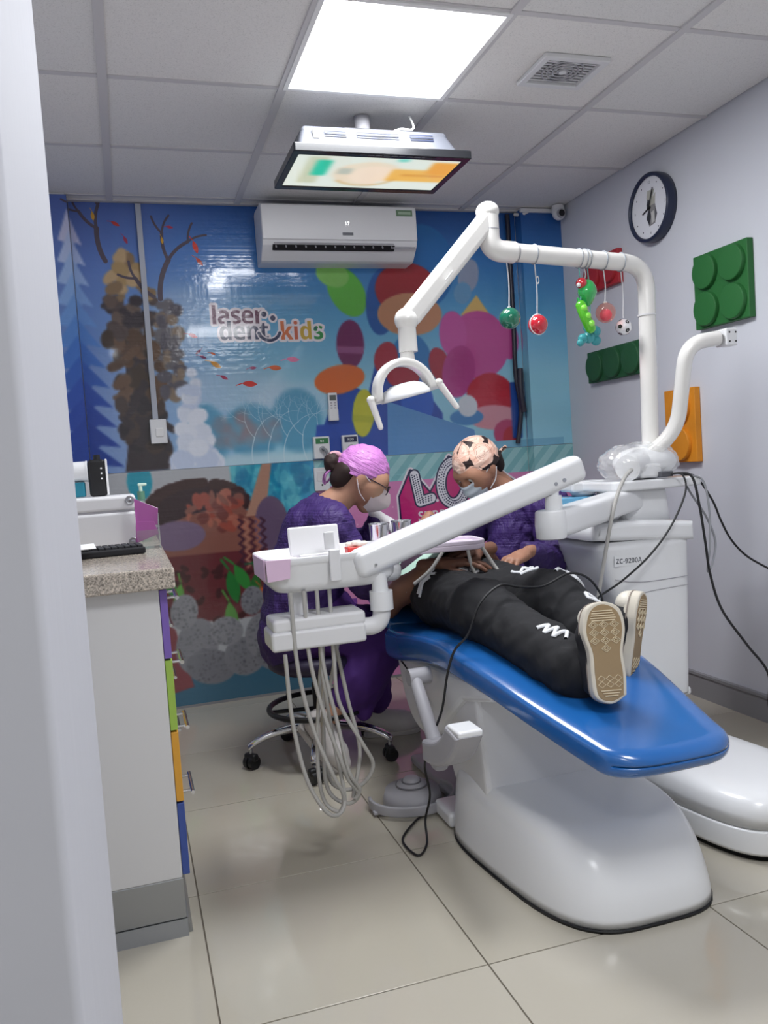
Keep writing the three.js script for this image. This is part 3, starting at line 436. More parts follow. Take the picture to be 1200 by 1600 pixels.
{
  const t = thing('granite_counter', 'speckled grey-brown granite worktop on the drawer cabinets', 'counter', [0, 0.882, 0]);
  const gm = phy(0xf2efec, 0.16, { map: rep(granite, 1, 1) });
  const g = rbox(0.71, 0.052, 1.36, -0.262, 0.026, -2.755, 0.006, 3), p = g.attributes.position, u = g.attributes.uv, nn = g.attributes.normal;
  for (let i = 0; i < p.count; i++) { const up = Math.abs(nn.getY(i)) > 0.6; u.setXY(i, up ? p.getX(i) * 1.6 : (p.getX(i) + p.getZ(i)) * 1.6, up ? p.getZ(i) * 1.6 : p.getY(i) * 1.6); }
  obj('slab', g, gm, t);
}
{ // keyboard
  const t = thing('keyboard', 'black computer keyboard lying on the granite counter', 'keyboard', [-0.12, 0.9345, -2.60]); t.rotation.y = 0.12;
  obj('case', rbox(0.30, 0.02, 0.16, 0, 0.01, 0, 0.006), M.blackSoft, t);
  const kg = rbox(0.0155, 0.008, 0.0155, 0, 0, 0, 0.002, 2), km = std(0x2b2c31, 0.5);
  for (let r = 0; r < 6; r++) for (let k = 0; k < 16; k++) { if (r === 5 && k > 3 && k < 9) { if (k === 4) obj('space_bar', rbox(0.086, 0.008, 0.0155, -0.0135 - 0.0385, 0.023, 0.062, 0.002), km, t); continue; } const q = obj('key', kg, km, t); q.position.set(-0.137 + k * 0.0182, 0.023, -0.029 + r * 0.0182 * 1.0); }
}
tag(obj('paper_slip', new THREE.BoxGeometry(0.10, 0.0015, 0.035).rotateX(0.35).rotateY(0.2).translate(-0.15, 0.972, -2.49), M.white), 'small white paper slip leaning on the keyboard', 'paper');
{ // white device case
  const t = thing('device_case', 'white rectangular case with round corner feet behind the keyboard', 'case', [-0.155, 0.934, -2.93]);
  obj('lower_shell', rbox(0.36, 0.115, 0.26, 0, 0.062, 0, 0.012), M.absMatt, t); obj('lid', rbox(0.355, 0.05, 0.255, 0, 0.146, 0, 0.012), M.absMatt, t); obj('seam', box(0.35, 0.006, 0.25, 0, 0.1205, 0), M.absGrey, t);
  for (const y of [0.02, 0.155]) obj('corner_foot', lathe([[0, 0.008], [0.006, 0.008], [0.007, 0.004], [0.012, 0.008], [0.014, 0.006], [0.014, 0]], 24).rotateX(Math.PI / 2).translate(0.16, y, 0.13), M.steel, t);
}
{ // handheld x-ray style device lying on the case
  const t = thing('handheld_device', 'white tube with black controller resting on the white case', 'device', [-0.155, 1.106, -2.93]);
  obj('barrel', [bar([-0.08, 0.085, 0], [0.03, 0.085, 0], 0.032, 0.034), bar([0.03, 0.085, 0], [0.035, 0.085, 0], 0.036)], M.abs, t);
  obj('grip', rbox(0.055, 0.122, 0.06, 0.064, 0.061, 0, 0.01), M.black, t); obj('knob', cyl(0.011, 0.011, 0.02, 0.066, 0.128, 0), M.black, t); obj('edge_strip', rbox(0.006, 0.12, 0.062, 0.094, 0.062, 0, 0.002), M.white, t);
  for (let k = 0; k < 3; k++) obj('indicator', cyl(0.003, 0.003, 0.003, 0, 0, 0, 12).rotateX(Math.PI / 2).translate(0.078, 0.092 - k * 0.017, 0.031), M.white, t);
  obj('handle_block', rbox(0.09, 0.05, 0.05, -0.022, 0.026, 0, 0.006), std(0x1f7f96, 0.6), t);
}
{ // spray bottle
  const t = thing('spray_bottle', 'small clear pump bottle behind the pink bag', 'bottle', [0.045, 0.934, -3.05]);
  obj('body', lathe([[0, 0], [0.028, 0], [0.03, 0.01], [0.03, 0.10], [0.022, 0.125], [0.011, 0.135], [0.011, 0.15]], 28), phy(0xe2efe6, 0.1, { transmission: 0.85, thickness: 0, ior: 1.4 }), t);
  obj('cap', cyl(0.013, 0.013, 0.03, 0, 0.162, 0), std(0x5d8a72, 0.5), t); obj('nozzle', [bar([0, 0.177, 0], [0, 0.198, 0], 0.006), rbox(0.03, 0.01, 0.012, 0.006, 0.2, 0, 0.003)], std(0xcfe6d6, 0.5), t);
}
{ // clear and pink plastic box
  const t = thing('plastic_holder', 'clear holder with pink plastic panels standing on the counter edge', 'holder', [0.052, 0.934, -2.72]);
  const pk = phy(0xd884cf, 0.12, { transmission: 0.55, thickness: 0, ior: 1.4 }), cl = phy(0xf2f2f2, 0.06, { transmission: 0.92, thickness: 0, ior: 1.4 });
  obj('panel', extr(shapeOf([[-0.035, 0.09], [0.03, 0.072], [0.035, 0.125], [-0.035, 0.16]]), 0.003, 0.0005, 1).translate(0, 0, 0.02), pk, t); obj('panel', extr(shapeOf([[-0.04, 0.02], [0.03, 0.045], [0.02, 0.085], [-0.035, 0.09]]), 0.003, 0.0005, 1).translate(0, 0, 0.03), pk, t);
  obj('side', box(0.002, 0.11, 0.08, 0.034, 0.055, -0.01), cl, t); obj('base', box(0.072, 0.003, 0.09, 0, 0.0015, -0.005), cl, t); obj('side', box(0.002, 0.15, 0.08, -0.037, 0.075, -0.01), cl, t); obj('front', box(0.07, 0.06, 0.002, 0, 0.03, 0.036), cl, t);
}
// ---------- dental chair ----------
const CX = 1.10;
// chair upholstery height along z (top surface)
const seatLine = [[-1.60, 0.468], [-1.75, 0.505], [-1.95, 0.558], [-2.12, 0.598], [-2.26, 0.618], [-2.42, 0.612], [-2.58, 0.594], [-2.72, 0.575], [-2.84, 0.572]];
const lerpLine = (L, z) => { for (let i = 0; i < L.length - 1; i++) { const [z0, y0] = L[i], [z1, y1] = L[i + 1]; if (z <= z0 && z >= z1) { let t = (z - z0) / (z1 - z0); return y0 + (y1 - y0) * t; } } return z > L[0][0] ? L[0][1] : L[L.length - 1][1]; };
const halfWidth = [[-1.60, 0.168], [-1.66, 0.18], [-1.9, 0.225], [-2.15, 0.26], [-2.6, 0.27], [-2.84, 0.265]];
const centreX = z => CX + 0.04 * Math.max(0, (z + 2.2) / 0.6);
{
  const t = thing('dental_chair', 'blue upholstered reclining dental chair with a white moulded base', 'dental chair', [0, 0, 0]);
  // seat and leg rest: one continuous cushion
  const rings = [], N = 44;
  const zs = []; for (let i = 1; i <= 36; i++) zs.push(-1.625 - 1.17 * i / 36); for (const f of [0.02, 0.12, 0.25, 0.4, 0.55, 0.7, 0.85, 1]) zs.push(-1.585 - 0.04 * (1 - Math.cos(f * Math.PI / 2)), -2.85 + 0.05 * (1 - Math.cos(f * Math.PI / 2)));
  const end = (z) => { const a = Math.min(1, Math.max(0, (-1.585 - z) / 0.04)), b = Math.min(1, Math.max(0, (z + 2.85) / 0.05)); const q = Math.min(a, b); return Math.sqrt(Math.max(0.0004, 1 - (1 - q) ** 2)); };
  const extra = [];
  const sm = t => { t = Math.min(1, Math.max(0, t)); return t * t * (3 - 2 * t); };
  const soften = (L, z) => (lerpLine(L, z - 0.05) + lerpLine(L, z - 0.025) + lerpLine(L, z) + lerpLine(L, z + 0.025) + lerpLine(L, z + 0.05)) / 5;
  for (const z of [...zs, ...extra].sort((a, b) => b - a)) {
    const e = end(z), th = lerpLine([[-1.58, 0.072], [-2.0, 0.085], [-2.4, 0.11], [-2.85, 0.14]], z), top = soften(seatLine, z), hw = soften(halfWidth, z) * (0.93 + 0.07 * e), cx = centreX(z), fr = sm((z + 1.95) / 0.36);
    rings.push(sring(hw, th / 2 * e, 5, N).map(([a, b]) => { const dish = 0.012 * Math.cos(Math.min(1, Math.abs(a / hw)) * Math.PI / 2) * (b > 0 ? 1 : 0); return [cx + a, top - th / 2 + b - dish * e + 0.006, z - 0.045 * fr * (a / hw) ** 4 + 0.03 * fr]; }));
  }
  obj('seat_cushion', loft(rings), M.blueVinyl, t);
  { const r2 = []; for (let i = 0; i <= 24; i++) { const z = -2.83 - 0.66 * i / 24, q = Math.min(1, i / 3 + 0.05, (24 - i) / 3 + 0.05), e = Math.sqrt(1 - (1 - q) ** 2), hw = (0.25 - 0.09 * (i / 24)) * (0.9 + 0.1 * e); r2.push(sring(hw, 0.045 * e, 4, 36).map(([a, b]) => [CX + a, 0.565 + 0.06 * (i / 24) + b, z])); } obj('backrest_cushion', loft(r2), M.blueVinyl, t); }
  obj('headrest', new THREE.SphereGeometry(0.1, 28, 18).scale(1.05, 0.42, 0.85).translate(CX, 0.665, -3.42), M.blueVinyl, t);
  obj('backrest_shell', rbox(0.34, 0.05, 0.55, CX, 0.52, -3.1, 0.024, 4), M.abs, t);
  // white shell under the seat with rounded bottom
  const sh = new THREE.Shape(); sh.moveTo(-2.84, 0.46); sh.lineTo(-2.80, 0.37); sh.quadraticCurveTo(-2.74, 0.235, -2.60, 0.235); sh.quadraticCurveTo(-2.46, 0.24, -2.38, 0.33); sh.lineTo(-2.22, 0.44); sh.lineTo(-2.02, 0.49); sh.lineTo(-2.02, 0.53); sh.lineTo(-2.84, 0.47); sh.closePath();
  obj('under_seat_shell', extr(sh, 0.44, 0.02, 4).rotateY(-Math.PI / 2).translate(CX + 0.22, 0, 0), M.abs, t);
  obj('shell_band', extr((() => { const s = new THREE.Shape(); s.moveTo(-2.80, 0.33); s.quadraticCurveTo(-2.74, 0.20, -2.60, 0.20); s.quadraticCurveTo(-2.44, 0.20, -2.36, 0.31); s.lineTo(-2.40, 0.33); s.quadraticCurveTo(-2.5, 0.25, -2.60, 0.25); s.quadraticCurveTo(-2.70, 0.25, -2.75, 0.33); s.closePath(); return s; })(), 0.36, 0.01, 2).rotateY(-Math.PI / 2).translate(CX + 0.18, 0, 0), M.absGrey, t);
  // inclined lift column
  const lf = shapeOf([[-2.36, 0.16], [-2.50, 0.36], [-2.30, 0.48], [-2.16, 0.50], [-2.11, 0.22], [-2.11, 0.16]]);
  obj('lift_column', extr(lf, 0.41, 0.015, 3).rotateY(-Math.PI / 2).translate(CX + 0.205, 0, 0), M.absMatt, t);
  // moulded base: rings stacked upward
  const b = [], NB = 64;
  // plan outline per height: front at +z
  const BH = 0.228;
  for (let i = 0; i <= 16; i++) {
    const f = Math.sin(i / 16 * Math.PI / 2), y = 0.012 + (BH - 0.012) * f, side = 0.02 * f + 0.055 * (1 - (1 - f ** 4) ** 0.25), front = 0.02 * f + 0.13 * (1 - Math.sqrt(Math.max(0, 1 - f * f)));
    const ring = [], hw = 0.262 - side, zf = -1.668 - front, zb = -2.42 + side * 0.3, zc = (zf + zb) / 2, hl = (zf - zb) / 2;
    for (const [a, c] of sring(1, 1, 3.8, NB)) { const fr = (c + 1) / 2; ring.push([CX + 0.0 + a * hw * (1 - 0.14 * fr * fr) + 0.045 * fr, y * (1 - 0.08 * fr), zc + c * hl]); }
    b.push(ring);
  }
  b[0] = b[0].map(p => [p[0], 0.004, p[2]]);
  const bg = loft(b.map(r => r.slice().reverse())); bg.computeVertexNormals();
  obj('base', bg, M.abs, t);
  obj('base_seal', loft([0, 0.006].map(y => sring(0.264, 0.377, 3.8, 48).map(([a, c]) => [CX + a * (1 - 0.14 * ((c / 0.377 + 1) / 2) ** 2) + 0.045 * (c / 0.377 + 1) / 2, y * 1.6, -2.044 + c]).reverse())), M.black, t);
  obj('base_flange', rbox(0.46, 0.05, 0.14, CX, 0.027, -2.43, 0.015), M.abs, t);
  obj('base_rear', rbox(0.30, 0.03, 0.5, CX, 0.016, -2.72, 0.01), M.absGrey, t);
  // left armrest
  const ar = obj('armrest', [bar([0.845, 0.49, -2.39], [0.775, 0.49, -2.39], 0.026), bar([0.795, 0.49, -2.39], [0.785, 0.33, -2.20], 0.019, 0.022), rbox(0.045, 0.09, 0.05, 0.785, 0.315, -2.185, 0.015)], M.absGrey, t);
  const pad = new THREE.Shape(); pad.moveTo(-2.22, 0.29); pad.quadraticCurveTo(-2.02, 0.30, -1.93, 0.44); pad.lineTo(-2.02, 0.452); pad.quadraticCurveTo(-2.08, 0.37, -2.22, 0.352); pad.closePath();
  obj('armrest_pad', extr(pad, 0.075, 0.012, 3).rotateY(-Math.PI / 2).translate(0.82, 0, 0), M.absGrey, ar);
  obj('pad_end', rbox(0.07, 0.02, 0.085, 0.785, 0.446, -1.975, 0.008).rotateX(0), M.abs, ar);
}
// ---------- floor utility box ----------
{
  const t = thing('utility_box', 'low white rounded floor box right of the chair base', 'utility box', [1.66, 0, -2.19]); t.rotation.y = 0.12;
  const r = (hw, hl, y, e = 4) => sring(hw, hl, e, 56).map(([a, c]) => [a, y, c]).reverse();
  obj('lower_shell', loft([r(0.205, 0.40, 0.02), r(0.21, 0.405, 0.03), r(0.21, 0.405, 0.085), r(0.205, 0.40, 0.092)]), M.abs, t);
  obj('lid', loft([r(0.207, 0.402, 0.094), r(0.207, 0.402, 0.13), r(0.203, 0.396, 0.155), r(0.19, 0.38, 0.172), r(0.165, 0.35, 0.182), r(0.12, 0.28, 0.187)]), M.abs, t);
  obj('foot', loft([r(0.19, 0.385, 0), r(0.19, 0.385, 0.021)]), M.black, t);
  obj('badge', [lathe([[0.017, 0], [0.022, 0], [0.022, 0.004], [0.017, 0.004], [0.017, 0]], 28).translate(0.03, 0.1845, -0.16)], M.black, t);
  obj('badge_face', cyl(0.017, 0.017, 0.004, 0.03, 0.186, -0.16), M.absGrey, t);
}
// ---------- cuspidor cabinet ----------
{
  const t = thing('cuspidor_unit', 'white spittoon cabinet with model lettering, top tray and wrapped pole foot', 'dental unit', [0, 0, 0]);
  const xl = [[-0.82, 1.548], [-0.76, 1.556], [-0.68, 1.58], [-0.60, 1.615], [-0.52, 1.64], [-0.42, 1.655], [-0.245, 1.66]].reverse().map(([y, x]) => [y, x]);
  const leftAt = y => { for (let k = 0; k < xl.length - 1; k++) { const [y0, x0] = [-xl[k][0], xl[k][1]], [y1, x1] = [-xl[k + 1][0], xl[k + 1][1]]; if (y >= y0 && y <= y1) return x0 + (x1 - x0) * (y - y0) / (y1 - y0); } return xl[xl.length - 1][1]; };
  obj('cabinet', loft([0.245, 0.25, 0.30, 0.36, 0.42, 0.47, 0.52, 0.56, 0.60, 0.64, 0.68, 0.72, 0.76, 0.79, 0.82].map((y, k) => { const l = leftAt(y), r = 1.905 + 0.03 * (y - 0.245) / 0.575; return sring((r - l) / 2, 0.17, 7, 56).map(([p, q]) => [(l + r) / 2 + p, y, -2.69 + q]).reverse(); })), M.abs, t);
  obj('cabinet_foot', rbox(0.26, 0.03, 0.30, 1.782, 0.245, -2.69, 0.01), M.abs, t);
  obj('support_arm', [rbox(0.12, 0.25, 0.12, 1.74, 0.125, -2.72, 0.02)], M.absMatt, t);
  const lid = new THREE.Shape(); lid.moveTo(1.522, 0.832); lid.lineTo(1.935, 0.802); lid.lineTo(1.935, 0.87); lid.quadraticCurveTo(1.70, 0.898, 1.545, 0.89); lid.quadraticCurveTo(1.51, 0.875, 1.522, 0.832);
  obj('lid', extr(lid, 0.36, 0.02, 4).translate(0, 0, -2.87), M.abs, t);
  obj('column', loft([0.86, 0.92, 0.98, 1.0].map((y, i) => sring(0.115 - 0.008 * i, 0.11, 5, 40).map(([a, c]) => [1.80 + a, y, -2.70 + c]).reverse())), M.abs, t);
  obj('top_tray', extr(rrect(0.37, 0.30, 0.05), 0.035, 0.008, 3).rotateX(Math.PI / 2).translate(1.82, 1.03, -2.68), M.abs, t);
  obj('model_lettering', box(0.118, 0.037, 0.0012, 0, 0, 0).rotateZ(-0.02).translate(1.66, 0.752, -2.5193), std(0xffffff, 0.4, { map: canvasTex(512, 160, (c, w, h) => { c.fillStyle = '#e9eaec'; c.fillRect(0, 0, w, h); c.fillStyle = '#4a4d55'; c.font = 'bold 104px sans-serif'; c.textAlign = 'center'; c.fillText('ZC-9200A', w / 2, 116); }) }), t);
  obj('panel_seam', tube([[1.60, 0.69, -2.5185], [1.67, 0.675, -2.5185], [1.75, 0.67, -2.5185], [1.90, 0.674, -2.5185]], 0.0015, 20, 6), M.absGrey, t);
  obj('panel_seam', tube([[1.68, 0.60, -2.5185], [1.70, 0.625, -2.5185], [1.75, 0.635, -2.5185], [1.90, 0.642, -2.5185]], 0.0012, 20, 6), M.absGrey, t);
  obj('bowl', lathe([[0.05, 0], [0.085, 0.02], [0.10, 0.05], [0.094, 0.052], [0.078, 0.024], [0.0, 0.01]], 40).translate(1.62, 0.875, -2.66), M.abs, t);
  // housing on top of the tray wrapped in clear film
  obj('pole_housing', [new THREE.SphereGeometry(0.1, 32, 20).scale(1.25, 0.6, 0.9).translate(1.84, 1.09, -2.66), bar([1.70, 1.075, -2.56], [1.84, 1.095, -2.66], 0.046, 0.056), cyl(0.055, 0.065, 0.05, 1.87, 1.13, -2.66), rbox(0.09, 0.05, 0.07, 1.79, 1.06, -2.58, 0.012)], M.abs, t);
  const film = new THREE.SphereGeometry(0.1, 64, 44).scale(1.42, 0.74, 1.05); { const p = film.attributes.position; for (let i = 0; i < p.count; i++) { const x = p.getX(i), y = p.getY(i), z = p.getZ(i), n = 1 + 0.14 * fbm(x * 32, y * 32, z * 32, 3) + 0.09 * Math.abs(noise.noise(x * 75, y * 75, z * 75)); p.setXYZ(i, x * n - (x < -0.05 ? 0.05 : 0), Math.max(-0.05, y * n), z * n + (x < -0.05 ? 0.04 : 0)); } film.computeVertexNormals(); }
  obj('plastic_film', film.translate(1.82, 1.09, -2.65), phy(0xffffff, 0.08, { transmission: 0.75, thickness: 0, ior: 1.45, clearcoat: 1 }), t);
  obj('socket_block', rbox(0.05, 0.02, 0.03, 1.84, 1.045, -2.54, 0.004), std(0x55575d, 0.5), t);
}
{ // printed cardboard box on the unit, dish on top
  const pic = canvasTex(256, 128, (c, w, h) => { c.fillStyle = '#2c63b8'; c.fillRect(0, 0, w, h); c.fillStyle = '#6fb4dc'; c.fillRect(0, 0, 150, h); c.fillStyle = '#9fa3ab'; ell(c, 40, 70, 24, 30); c.fillStyle = '#4a7fd0'; c.fillRect(150, 0, 106, h); });
  tag(obj('glove_box', rbox(0.27, 0.085, 0.11, 1.665, 0.932, -2.81, 0.003), std(0xffffff, 0.5, { map: pic })), 'blue printed box standing on the spittoon cabinet', 'box');
  const t = thing('lidded_dish', 'white lidded dish on top of the blue printed box', 'dish', [1.665, 0.975, -2.81]);
  obj('lid', rbox(0.15, 0.04, 0.10, 0, 0.038, 0, 0.012), M.abs, t); obj('dish', lathe([[0, 0], [0.04, 0], [0.052, 0.018], [0.05, 0.02], [0, 0.012]], 36), M.absMatt, t);
}
// ---------- monitor arm ----------
{
  const t = thing('monitor_arm', 'curved white arm with a bare square mounting plate', 'monitor arm', [0, 0, 0]);
  obj('tube', pipe([[1.84, 1.12, -2.62], [1.93, 1.20, -2.58], [1.925, 1.50, -2.50], [2.05, 1.515, -2.49]], 0.027, 0.075), M.tubeWhite, t);
  const pl = obj('mount_plate', rbox(0.05, 0.062, 0.06, 2.085, 1.515, -2.488, 0.006), M.abs, t);
  for (const [a, b] of [[-1, -1], [-1, 1], [1, -1], [1, 1]]) obj('screw_hole', cyl(0.003, 0.003, 0.003, 0, 0, 0, 12).rotateX(Math.PI / 2).translate(2.087 + a * 0.013, 1.515 + b * 0.016, -2.457), M.black, pl);
}
// ---------- operating lamp ----------
const TUBEZ = z => -2.65;
{
  const t = thing('operating_lamp', 'white overhead dental lamp on a long bent tube arm', 'dental lamp', [0, 0, 0]);
  obj('pole', pipe([[1.868, 1.10, -2.66], [1.887, 1.815, -2.66], [1.262, 1.848, -2.62]], 0.031, 0.10, 28), M.tubeWhite, t);
  obj('joint_ring', cyl(0.034, 0.034, 0.006, 1.881, 1.63, -2.66), M.absMatt, t);
  obj('joint_ring', cyl(0.0325, 0.0325, 0.004).rotateZ(Math.PI / 2).translate(1.345, 1.8435, -2.625), M.absGrey, t);
  obj('elbow', pipe([[1.335, 1.844, -2.625], [1.243, 1.849, -2.62], [1.243, 1.985, -2.62]], 0.0365, 0.05, 28), M.tubeWhite, t);
  obj('elbow_seam', cyl(0.0373, 0.0373, 0.003, 1.243, 1.915, -2.62), M.absGrey, t);
  obj('elbow_top', new THREE.SphereGeometry(0.040, 28, 18).scale(1.0, 0.85, 1).translate(1.243, 1.978, -2.62), M.tubeWhite, t);
  obj('swing_arm', beam([1.250, 1.962, -2.62], [0.908, 1.606, -2.56], 0.06, 0.068, 0.02), M.tubeWhite, t);
  obj('arm_slot', beam([1.075, 1.765, -2.552], [1.045, 1.733, -2.546], 0.004, 0.004, 0.001), M.white, t);
  obj('wrist_joint', new THREE.SphereGeometry(0.039, 24, 16).translate(0.905, 1.608, -2.56), M.tubeWhite, t);
  obj('neck', [cyl(0.029, 0.031, 0.10, 0.905, 1.555, -2.56), cyl(0.022, 0.026, 0.04, 0.900, 1.49, -2.56)], M.tubeWhite, t);
  // head: yoke, reflector, two handles; tilted slightly
  const hd = new THREE.Group(); hd.name = 'lamp_head'; hd.position.set(0.88, 1.372, -2.55); hd.rotation.z = 0.2; t.add(hd);
  const yk = obj('yoke', (() => { const g = []; const A = []; for (let i = 0; i <= 20; i++) { const a = Math.PI * i / 20; A.push([Math.cos(a) * 0.094, Math.sin(a) * 0.105 - 0.005]); } const rings = A.map(([x, y], i) => { const a = Math.PI * i / 20, nx = Math.cos(a), ny = Math.sin(a); return sring(0.0135, 0.03, 4, 16).map(([p, q]) => [x + nx * p, y + ny * p, q]); }); return loft(rings.reverse()); })(), M.tubeWhite, hd);
  obj('reflector_shell', lathe([[0, 0.034], [0.04, 0.031], [0.068, 0.018], [0.082, -0.004], [0.084, -0.014], [0.08, -0.016]], 48), M.abs, hd);
  obj('reflector', lathe([[0.079, -0.015], [0.06, 0.004], [0.03, 0.016], [0, 0.02]], 48), std(0xf2f2f4, 0.16, { metalness: 0.9 }), hd);
  obj('lens', cyl(0.079, 0.079, 0.003, 0, -0.013, 0, 40), phy(0xffffff, 0.1, { transmission: 0.9, thickness: 0 }), hd);
  for (const s of [-1, 1]) obj('pivot', [bar([s * 0.082, 0, 0], [s * 0.125, 0, 0], 0.013)], M.abs, hd);
  for (const s of [-1, 1]) obj('handle', [bar([s * 0.12, 0.004, 0.01], [s * (s > 0 ? 0.155 : 0.115), -0.085, 0.02], 0.012, 0.009), ball(0.0135, s * 0.12, 0.006, 0.01), ball(0.009, s * (s > 0 ? 0.155 : 0.115), -0.085, 0.02)], M.tubeWhite, hd);
}
// ---------- delivery unit: arm and instrument tray ----------
{
  const t = thing('delivery_arm', 'long white spring arm carrying the instrument tray', 'dental arm', [0, 0, 0]);
  obj('lower_arm', (() => { const A = V(1.80, 0.965, -2.66), B = V(1.245, 0.925, -2.31); const rings = []; const d = B.clone().sub(A), L = d.length(); d.normalize(); const sx = V(0, 1, 0).cross(d).normalize(); for (let i = 0; i <= 20; i++) { const f = i / 20, e = 1 - 0.06 * Math.max(0, (f - 0.9) / 0.1); const c = A.clone().addScaledVector(d, L * f); rings.push(sring(0.048 * e, (0.042 + 0.004 * f) * e, 4, 32).map(([a, b]) => { const p = c.clone().addScaledVector(sx, a); return [p.x, p.y + b, p.z]; })); } return loft(rings); })(), M.abs, t);
  obj('arm_end', loft([-0.046, -0.042, 0, 0.04, 0.045].map((y, i) => sring([0.04, 0.047, 0.05, 0.047, 0.04][i], [0.04, 0.047, 0.05, 0.047, 0.04][i], 2, 32).map(([a, c]) => [1.252 + a, 0.926 + y, -2.315 + c]).reverse())), M.abs, t);
  obj('post', [cyl(0.026, 0.028, 0.06, 1.268, 0.985, -2.32), cyl(0.018, 0.018, 0.08, 1.268, 1.03, -2.32)], M.abs, t);
  obj('post_rod', cyl(0.014, 0.014, 0.06, 1.268, 1.04, -2.32), M.steel, t);
  const ua = obj('upper_arm', beam([1.375, 1.10, -2.33], [0.60, 0.862, -2.29], 0.075, 0.085, 0.026), M.abs, t);
  for (const [x, y] of [[1.262, 1.058], [1.292, 1.068]]) obj('screw', cyl(0.006, 0.006, 0.006, 0, 0, 0, 16).rotateX(Math.PI / 2).translate(x, y - 0.006, -2.288), M.steel, ua);
  obj('screw', cyl(0.004, 0.004, 0.006, 0, 0, 0, 12).rotateX(Math.PI / 2).translate(0.657, 0.865, -2.253), M.steel, ua);
  obj('tray_post', [cyl(0.022, 0.024, 0.06, 0.678, 0.805, -2.30), cyl(0.034, 0.034, 0.055, 0.68, 0.755, -2.30)], M.abs, t);
  obj('tray_post_rod', cyl(0.017, 0.017, 0.05, 0.676, 0.845, -2.30), M.steel, t);
  obj('elbow', pipe([[0.68, 0.74, -2.30], [0.675, 0.68, -2.30], [0.58, 0.685, -2.31]], 0.026, 0.04), M.absMatt, t);
}
{
  const t = thing('instrument_tray', 'white dental delivery tray with instrument block and hanging hoses', 'instrument tray', [0.545, 0.80, -2.42]);
  const R = (hx, hz, y) => sring(hx, hz, 7, 48).map(([a, c]) => [a, y, c]).reverse();
  obj('tray_body', loft([R(0.13, 0.10, 0.0), R(0.165, 0.125, 0.006), R(0.185, 0.142, 0.03), R(0.192, 0.148, 0.085), R(0.20, 0.155, 0.09), R(0.20, 0.155, 0.104), R(0.196, 0.151, 0.106), R(0.188, 0.143, 0.10), R(0.182, 0.138, 0.07)]), M.abs, t);
  obj('tray_mat', extr(rrect(0.35, 0.26, 0.02), 0.004, 0.001, 1).rotateX(Math.PI / 2).translate(0, 0.076, 0), std(0xe3d7e6, 0.7), t);
  obj('front_bracket', [rbox(0.032, 0.09, 0.012, -0.005, 0.075, 0.158, 0.004), rbox(0.03, 0.05, 0.01, -0.012, 0.13, 0.15, 0.004).rotateX(-0.1)], M.absMatt, t);
  obj('pink_film', extr(shapeOf([[-0.198, 0.045], [-0.135, 0.05], [-0.13, 0.105], [-0.20, 0.106]]), 0.003, 0.0008, 1).translate(0, 0, 0.154), std(0xe3c4de, 0.35), t);
  obj('pink_film', rbox(0.003, 0.06, 0.2, -0.2, 0.075, 0.03, 0.001), std(0xe3c4de, 0.35), t);
  obj('down_panel', rbox(0.05, 0.14, 0.05, -0.10, -0.06, 0.06, 0.008), M.absMatt, t);
  const hh = obj('hose_holder', [rbox(0.27, 0.04, 0.13, -0.055, -0.085, 0.075, 0.012), rbox(0.275, 0.055, 0.14, -0.06, -0.128, 0.075, 0.01)], M.absMatt, t);
  // hoses hanging in loops below the holder
  const hs = [[-0.115, -0.165, 0.095, 0.05, -0.55, 0.02, 0.105], [-0.125, 0.04, 0.12, -0.01, -0.60, 0.05, 0.13], [-0.07, 0.06, 0.13, 0.0, -0.635, 0.06, 0.16], [-0.02, 0.08, 0.125, 0.035, -0.64, 0.05, 0.12], [0.01, 0.1, 0.12, 0.07, -0.60, 0.04, 0.08]];
  const loopsXY = [
    [[-0.165, -0.16], [-0.158, -0.35], [-0.13, -0.52], [-0.08, -0.625], [-0.035, -0.645], [-0.015, -0.6], [-0.03, -0.45], [-0.045, -0.25], [-0.04, -0.15]],
    [[-0.135, 0.01], [-0.13, -0.2], [-0.10, -0.38], [-0.05, -0.53], [-0.02, -0.60], [-0.03, -0.655], [-0.07, -0.62], [-0.075, -0.5], [-0.05, -0.3], [-0.02, -0.15]],
    [[-0.095, 0.01], [-0.092, -0.18], [-0.06, -0.36], [-0.02, -0.5], [0.0, -0.56], [0.035, -0.62], [0.0, -0.65], [-0.05, -0.6], [-0.045, -0.45], [-0.02, -0.15]],
    [[-0.055, 0.01], [-0.052, -0.2], [-0.02, -0.40], [0.0, -0.53], [0.035, -0.60], [0.02, -0.63], [0.055, -0.5], [0.035, -0.35], [0.01, -0.15]],
    [[-0.015, 0.01], [-0.016, -0.2], [-0.01, -0.33], [0.05, -0.46], [0.085, -0.54], [0.055, -0.6], [0.0, -0.615], [-0.04, -0.57], [-0.04, -0.4], [0.0, -0.3], [0.045, -0.15]],
  ];
  loopsXY.forEach((L, k) => obj('hose', tube(L.map(([x, y], i) => [x, y, 0.155 - 0.012 * k - 0.022 * Math.max(0, i - 3)]), 0.006, 90, 10), M.hose, t));
}
